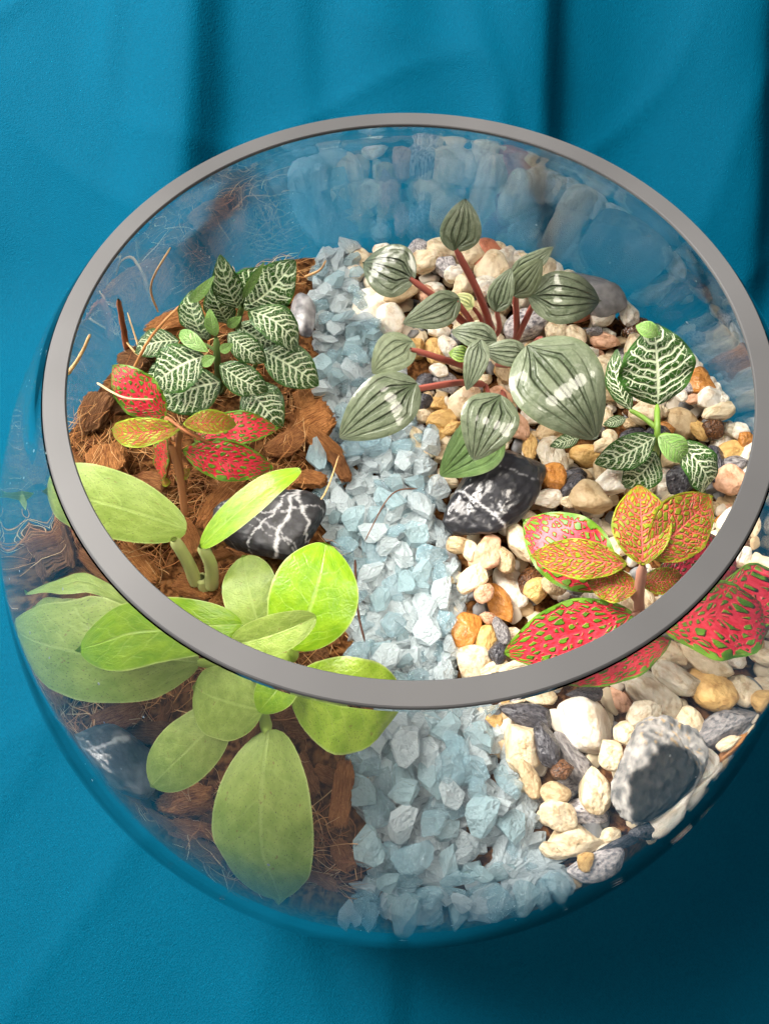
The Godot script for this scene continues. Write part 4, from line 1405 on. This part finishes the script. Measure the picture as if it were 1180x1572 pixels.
func leaf_material(kind: String) -> StandardMaterial3D:
	if leaf_mats.has(kind):
		return leaf_mats[kind]
	var base := kind.rstrip("0123456789")
	var seed_: int = hash(kind) % 1000
	var m := StandardMaterial3D.new()
	var w := 224
	var h := 288
	var im := Image.create_empty(w, h, false, Image.FORMAT_RGB8)
	var hm := Image.create_empty(w, h, false, Image.FORMAT_RGB8)
	var soft := noise(seed_ + 1, 0.02, 4)
	var fine := noise(seed_ + 2, 0.09, 3)
	var cell := noise(seed_ + 3, 0.062 if base == "whitevein" else 0.047, 1, FastNoiseLite.TYPE_CELLULAR)
	cell.fractal_type = FastNoiseLite.FRACTAL_NONE
	cell.cellular_return_type = FastNoiseLite.RETURN_DISTANCE2_SUB
	cell.cellular_jitter = 0.9
	if base in ["red", "reddark"]:
		cell.frequency = 0.038
		cell.cellular_jitter = 0.75
	var d := PackedFloat32Array()
	d.resize(w * h)
	if base in ["whitevein", "red", "youngred", "reddark", "coral"]:
		d = netted(w, h, seed_, 7.4 if base == "whitevein" else 5.0 if base != "youngred" else 4.0, 8 if base == "whitevein" else 9)
	elif base in ["youngwhite"]:
		d = netted(w, h, seed_, 3.5, 9)
	elif base.begins_with("grey") or base in ["youngyellow", "younggreen"]:
		for off in [0.0, -0.17, 0.17, -0.34, 0.34]:
			for k in h:
				var v := float(k) / h
				var x: float = 0.5 + off * minf(1.0, v * 4.0) * (1.0 + 0.1 * sin(v * 6.0))
				blot(d, w, h, x * w, k, (13.0 if off == 0.0 else 11.0) * lerpf(1.25, 0.5, v), (1.0 if absf(off) < 0.3 else 0.55) * lerpf(1.0, 0.6, v))
	else:
		d = netted(w, h, seed_, 3.0, 6)
		for k in d.size():
			d[k] *= 0.45
		for k in h:
			var v := float(k) / h
			blot(d, w, h, w * 0.5, k, 9.0 * lerpf(1.0, 0.3, v), 1.0)
	for y in h:
		for x in w:
			var u := float(x) / w
			var v := float(y) / h
			var k := d[y * w + x]
			var s := soft.get_noise_2d(x, y)
			var f := fine.get_noise_2d(x, y)
			var rim := minf(minf(u, 1.0 - u), minf(v * 1.2, (1.0 - v) * 1.2))
			var net := cell.get_noise_2d(x + 4.0 * s, y * 0.82 + 3.0 * f) + 1.0
			var c := Color.BLACK
			var hh := 0.5
			match base:
				"whitevein":
					var t := maxf(k, smoothstep(0.11, 0.05, net) * 0.85 * smoothstep(0.03, 0.08, rim))
					var green := Color(0.02, 0.075, 0.008).lerp(Color(0.05, 0.15, 0.018), clampf(0.5 + s + 0.4 * f, 0, 1))
					c = green.lerp(Color(0.74, 0.85, 0.56), clampf(t, 0, 1))
					hh = 1.0 - t
				"youngwhite":
					c = Color(0.16, 0.33, 0.06).lerp(Color(0.26, 0.45, 0.12), 0.5 + s).lerp(Color(0.55, 0.7, 0.33), k * 0.7)
					hh = 1.0 - k
				"red", "reddark":
					var wide := 0.2 + 0.16 * smoothstep(0.12, 0.36, rim) + 0.08 * s
					var t := maxf(k, smoothstep(wide + 0.06, wide - 0.04, net) * smoothstep(0.035, 0.075, rim))
					var green := Color(0.06, 0.17, 0.008).lerp(Color(0.15, 0.3, 0.015), clampf(0.5 + s, 0, 1))
					var redc := Color(0.55, 0.012, 0.022).lerp(Color(0.68, 0.04, 0.07), clampf(0.4 + f + 0.6 * k, 0, 1))
					if base == "reddark":
						green = Color(0.05, 0.06, 0.015)
						redc = Color(0.3, 0.015, 0.035)
					c = green.lerp(redc, clampf(t, 0, 1))
					hh = 1.0 - t * 0.7
				"youngred":
					var t := maxf(k * 0.95, smoothstep(0.12, 0.04, net) * 0.75)
					t *= smoothstep(0.02, 0.07, rim)
					var cl := Color(0.3, 0.37, 0.012).lerp(Color(0.46, 0.27, 0.02), clampf(0.3 + s * 1.3, 0, 1))
					cl = cl.lerp(Color(0.3, 0.42, 0.02), smoothstep(0.1, 0.04, rim))
					c = cl.lerp(Color(0.62, 0.03, 0.02).lerp(Color(0.7, 0.07, 0.08), k), clampf(t, 0, 1))
					hh = 1.0 - t * 0.8
				"coral":
					var t := maxf(k, smoothstep(0.25 + 0.14 * s, 0.1, net) * 0.92)
					t *= smoothstep(0.02, 0.06, rim)
					var cl := Color(0.2, 0.29, 0.01).lerp(Color(0.34, 0.31, 0.02), clampf(0.5 + s, 0, 1))
					c = cl.lerp(Color(0.62, 0.05, 0.03).lerp(Color(0.72, 0.12, 0.12), clampf(k + f, 0, 1)), clampf(t, 0, 1) * 0.92)
					hh = 1.0 - t * 0.7
				"grey", "greydark", "greyunder":
					k *= k
					var g := Color(0.088, 0.112, 0.064).lerp(Color(0.155, 0.182, 0.115), clampf(0.5 + 0.8 * s + 0.5 * f, 0, 1))
					if base == "greydark":
						g = Color(0.1, 0.125, 0.065).lerp(Color(0.15, 0.18, 0.1), clampf(0.5 + s, 0, 1))
					if base == "greyunder":
						g = Color(0.09, 0.17, 0.045).lerp(Color(0.14, 0.24, 0.07), clampf(0.5 + s, 0, 1))
					var ragged := clampf(k * (1.1 + 1.2 * f), 0, 1)
					var side := smoothstep(0.05, 0.0, absf(net - 0.02)) * 0.25
					c = g.lerp(Color(0.025, 0.042, 0.014), clampf(ragged * (0.72 if base == "grey" else 0.5) + side, 0, 0.9))
					c = c.lerp(Color(0.13, 0.16, 0.08), smoothstep(0.04, 0.015, minf(u, 1.0 - u)) * 0.5)
					hh = 1.0 - k * 0.9 + 0.12 * s
				"youngyellow":
					c = Color(0.36, 0.4, 0.14).lerp(Color(0.46, 0.47, 0.2), 0.5 + s).lerp(Color(0.14, 0.2, 0.06), k * 0.8)
					hh = 1.0 - k
				"younggreen":
					c = Color(0.12, 0.22, 0.03).lerp(Color(0.26, 0.36, 0.07), 0.5 + s).lerp(Color(0.05, 0.1, 0.02), k * 0.8)
					hh = 1.0 - k
				_:
					var g0 := Color(0.14, 0.29, 0.006)
					var g1 := Color(0.22, 0.37, 0.012)
					if base == "limepale":
						g0 = Color(0.2, 0.3, 0.045)
						g1 = Color(0.29, 0.39, 0.08)
					if base == "limeolive":
						g0 = Color(0.22, 0.37, 0.025)
						g1 = Color(0.33, 0.47, 0.05)
					c = g0.lerp(g1, clampf(0.5 + 0.9 * s + 0.2 * f, 0, 1))
					c = c.lerp(Color(0.45, 0.56, 0.18), k * 0.3)
					c = c.lerp(Color(0.44, 0.52, 0.18), smoothstep(0.03, 0.0, minf(u, 1.0 - u)) * 0.7)
					# specks of soil left by watering
					var grit := fine.get_noise_2d(x * 2.3 + 500.0, y * 2.3)
					if base != "lime":
						c = c.lerp(Color(0.06, 0.05, 0.02), smoothstep(0.45, 0.55, grit) * 0.8)
						c = c.lerp(Color(0.2, 0.12, 0.03), smoothstep(0.55, 0.66, soft.get_noise_2d(x * 1.7 + 300.0, y * 1.7)) * 0.7)
					hh = 0.5 + 0.3 * s + 0.2 * f - 0.4 * k
			im.set_pixel(x, y, Color(c.r, c.g, c.b).linear_to_srgb())
			hm.set_pixel(x, y, Color(hh, hh, hh))
	m.albedo_texture = ImageTexture.create_from_image(im)
	m.heightmap_enabled = true
	m.heightmap_texture = ImageTexture.create_from_image(hm)
	m.heightmap_scale = 0.08
	m.texture_repeat = false
	m.roughness = 0.42
	m.metallic_specular = 0.45
	if base in ["grey"]:
		m.roughness = 0.43
		m.heightmap_scale = 0.16
		if kind == "grey9":
			m.roughness = 0.34
			m.clearcoat_enabled = true
			m.clearcoat = 0.4
			m.clearcoat_roughness = 0.03
			m.heightmap_scale = 0.2
	if base in ["greydark", "greyunder"]:
		m.roughness = 0.6
	if base in ["lime", "limepale", "limeolive"]:
		m.heightmap_scale = 0.022
		m.roughness = 0.34 if base == "lime" else 0.4
		if base == "limeolive":
			m.roughness = 0.25
	m.backlight_enabled = true
	m.backlight = Color(0.25, 0.25, 0.25)
	leaf_mats[kind] = m
	return m


func profile(kind: String, v: float) -> float:
	v = clampf(v, 0.0, 1.0)
	if kind.begins_with("grey") or kind in ["youngyellow", "younggreen"]:
		return pow(sin(PI * pow(v, 0.72)), 0.72) if v < 1.0 else 0.0
	if kind.begins_with("lime"):
		return lerpf(2.0 * sqrt(maxf(v * (1.0 - v), 0.0)), pow(maxf(sin(PI * pow(v, 0.92)), 0.0), 0.8), (0.1 if kind == "limepale" else 0.4) * smoothstep(0.5, 1.0, v))
	return pow(maxf(sin(PI * pow(v, 0.9)), 0.0), 0.78)


func leaf_mesh(kind: String, base: Vector3, tip: Vector3, face: Vector3, width: float, arch: float, fold: float, wave: float, seed_: int) -> ArrayMesh:
	var r := RandomNumberGenerator.new()
	r.seed = seed_
	var a := tip - base
	var length := a.length()
	var n := (face - a * face.dot(a) / a.length_squared()).normalized()
	var side := a.normalized().cross(n)
	var phase := r.randf() * TAU
	var lop := r.randf_range(-0.06, 0.06)
	var twist := r.randf_range(-0.15, 0.15)
	var thick := 0.075 if kind.begins_with("lime") else 0.07 if kind.begins_with("grey") else 0.035
	var rows := 22
	var cols := 15
	var quilt := 0.022 if kind.begins_with("grey") and kind != "greyunder" else 0.0
	var top := []
	var under := []
	var uvs := []
	for j in rows:
		var v := 0.5 - 0.5 * cos(PI * j / (rows - 1))
		var hw := width * 0.5 * profile(kind, v)
		var mid := base + a * v + n * (arch * length * 4.0 * v * (1.0 - v)) + side * (lop * length * sin(PI * v))
		# the tip turns down a little past the arch
		mid -= n * (0.05 * length * smoothstep(0.75, 1.0, v) * (0.0 if v >= 1.0 else 1.0))
		for i in cols:
			var u := lerpf(-1.0, 1.0, float(i) / (cols - 1))
			var lift := fold * absf(u) - (0.10 + 0.12 * fold) * u * u
			lift += twist * u * v
			lift += wave * sin(v * 19.0 + phase + (1.6 if u > 0 else 0.0)) * u * u * 1.4
			lift += quilt * (1.0 - cos(u * TAU * 2.94)) * sin(PI * v)
			var p := mid + side * (u * hw) + n * (lift * hw)
			var q := p - n * (thick * sqrt(maxf(0.0, 1.0 - u * u)) * sqrt(minf(1.0, 6.0 * minf(v, 1.0 - v))) * 0.98)
			top.append(p)
			under.append(q)
			uvs.append(Vector2(0.5 + 0.5 * u, v))
	var vv := PackedVector3Array()
	var nn := PackedVector3Array()
	var uu := PackedVector2Array()
	var ii := PackedInt32Array()
	var flip := (side.cross(a)).dot(n) < 0
	add_grid(top, cols, uvs, flip, vv, nn, uu, ii)
	add_grid(under, cols, uvs, not flip, vv, nn, uu, ii)
	return array_mesh(vv, nn, uu, ii)


func plants() -> void:
	var called := {"A": "nerve_plant", "B": "nerve_plant", "C": "radiator_plant", "D": "nerve_plant", "E": "nerve_plant", "F": "lime_leaved_plant", "G": "lime_leaved_plant"}
	var labels := {
		"A": "bushy dark green plant with white-netted leaves at the back left of the bark",
		"B": "small spindly plant with red and yellow netted leaves on the bark",
		"C": "grey-green plant with long red stalks and dark-veined oval leaves among the pebbles",
		"D": "sparse white-veined green plant with one broad upright leaf among the right-hand pebbles",
		"E": "bright red and green netted plant standing among the pebbles inside the rim",
		"F": "lime green plant of two leaves on thick stalks beside the veined black stone",
		"G": "large rosette of fleshy lime green leaves spreading over the front of the bark",
	}
	var stem_mats := {
		"A": plain(Color(0.36, 0.46, 0.22), 0.6), "B": plain(Color(0.66, 0.45, 0.28), 0.7), "C": plain(Color(0.62, 0.33, 0.28), 0.45), "D": plain(Color(0.46, 0.6, 0.22), 0.5),
		"E": plain(Color(0.68, 0.48, 0.4), 0.6), "F": plain(Color(0.74, 0.77, 0.5), 0.55), "G": plain(Color(0.6, 0.7, 0.3), 0.55),
	}
	var roots := {}
	for s in stem_table:
		if not roots.has(s[0]):
			var o := holder(called[s[0]], Vector3(s[3], SURFACE, s[5]) * CM)
			tag(o, labels[s[0]], "plant")
			roots[s[0]] = o
		var root: Node3D = roots[s[0]]
		var pts := points_of(s, 3)
		for i in pts.size():
			pts[i] -= root.position
		put(s[1], tube(pts, s[2] * CM, s[2] * 0.8 * CM, 10, 16, 0.04), stem_mats[s[0]], root)
	var k := 0
	for l in leaf_table:
		var root: Node3D = roots[l[0]]
		var at := root.position / CM
		var m := leaf_mesh(l[1], Vector3(l[2], l[3], l[4]) - at, Vector3(l[5], l[6], l[7]) - at, Vector3(l[8], l[9], l[10]), l[11], l[12], l[13], l[14], 40 + k)
		var scaled := rescale(m)
		var skin: String = l[1]
		if skin in ["whitevein", "red", "youngred", "coral", "grey", "limepale"]:
			skin += str(k % 3)
		if l[0] == "C" and l[1] == "grey" and l[11] > 1.6:
			skin = "grey9"
		put("leaf", scaled, leaf_material(skin), root)
		k += 1


func rescale(m: ArrayMesh) -> ArrayMesh:
	var a := m.surface_get_arrays(0)
	var v: PackedVector3Array = a[Mesh.ARRAY_VERTEX]
	for i in v.size():
		v[i] *= CM
	a[Mesh.ARRAY_VERTEX] = v
	var o := ArrayMesh.new()
	o.add_surface_from_arrays(Mesh.PRIMITIVE_TRIANGLES, a)
	return o
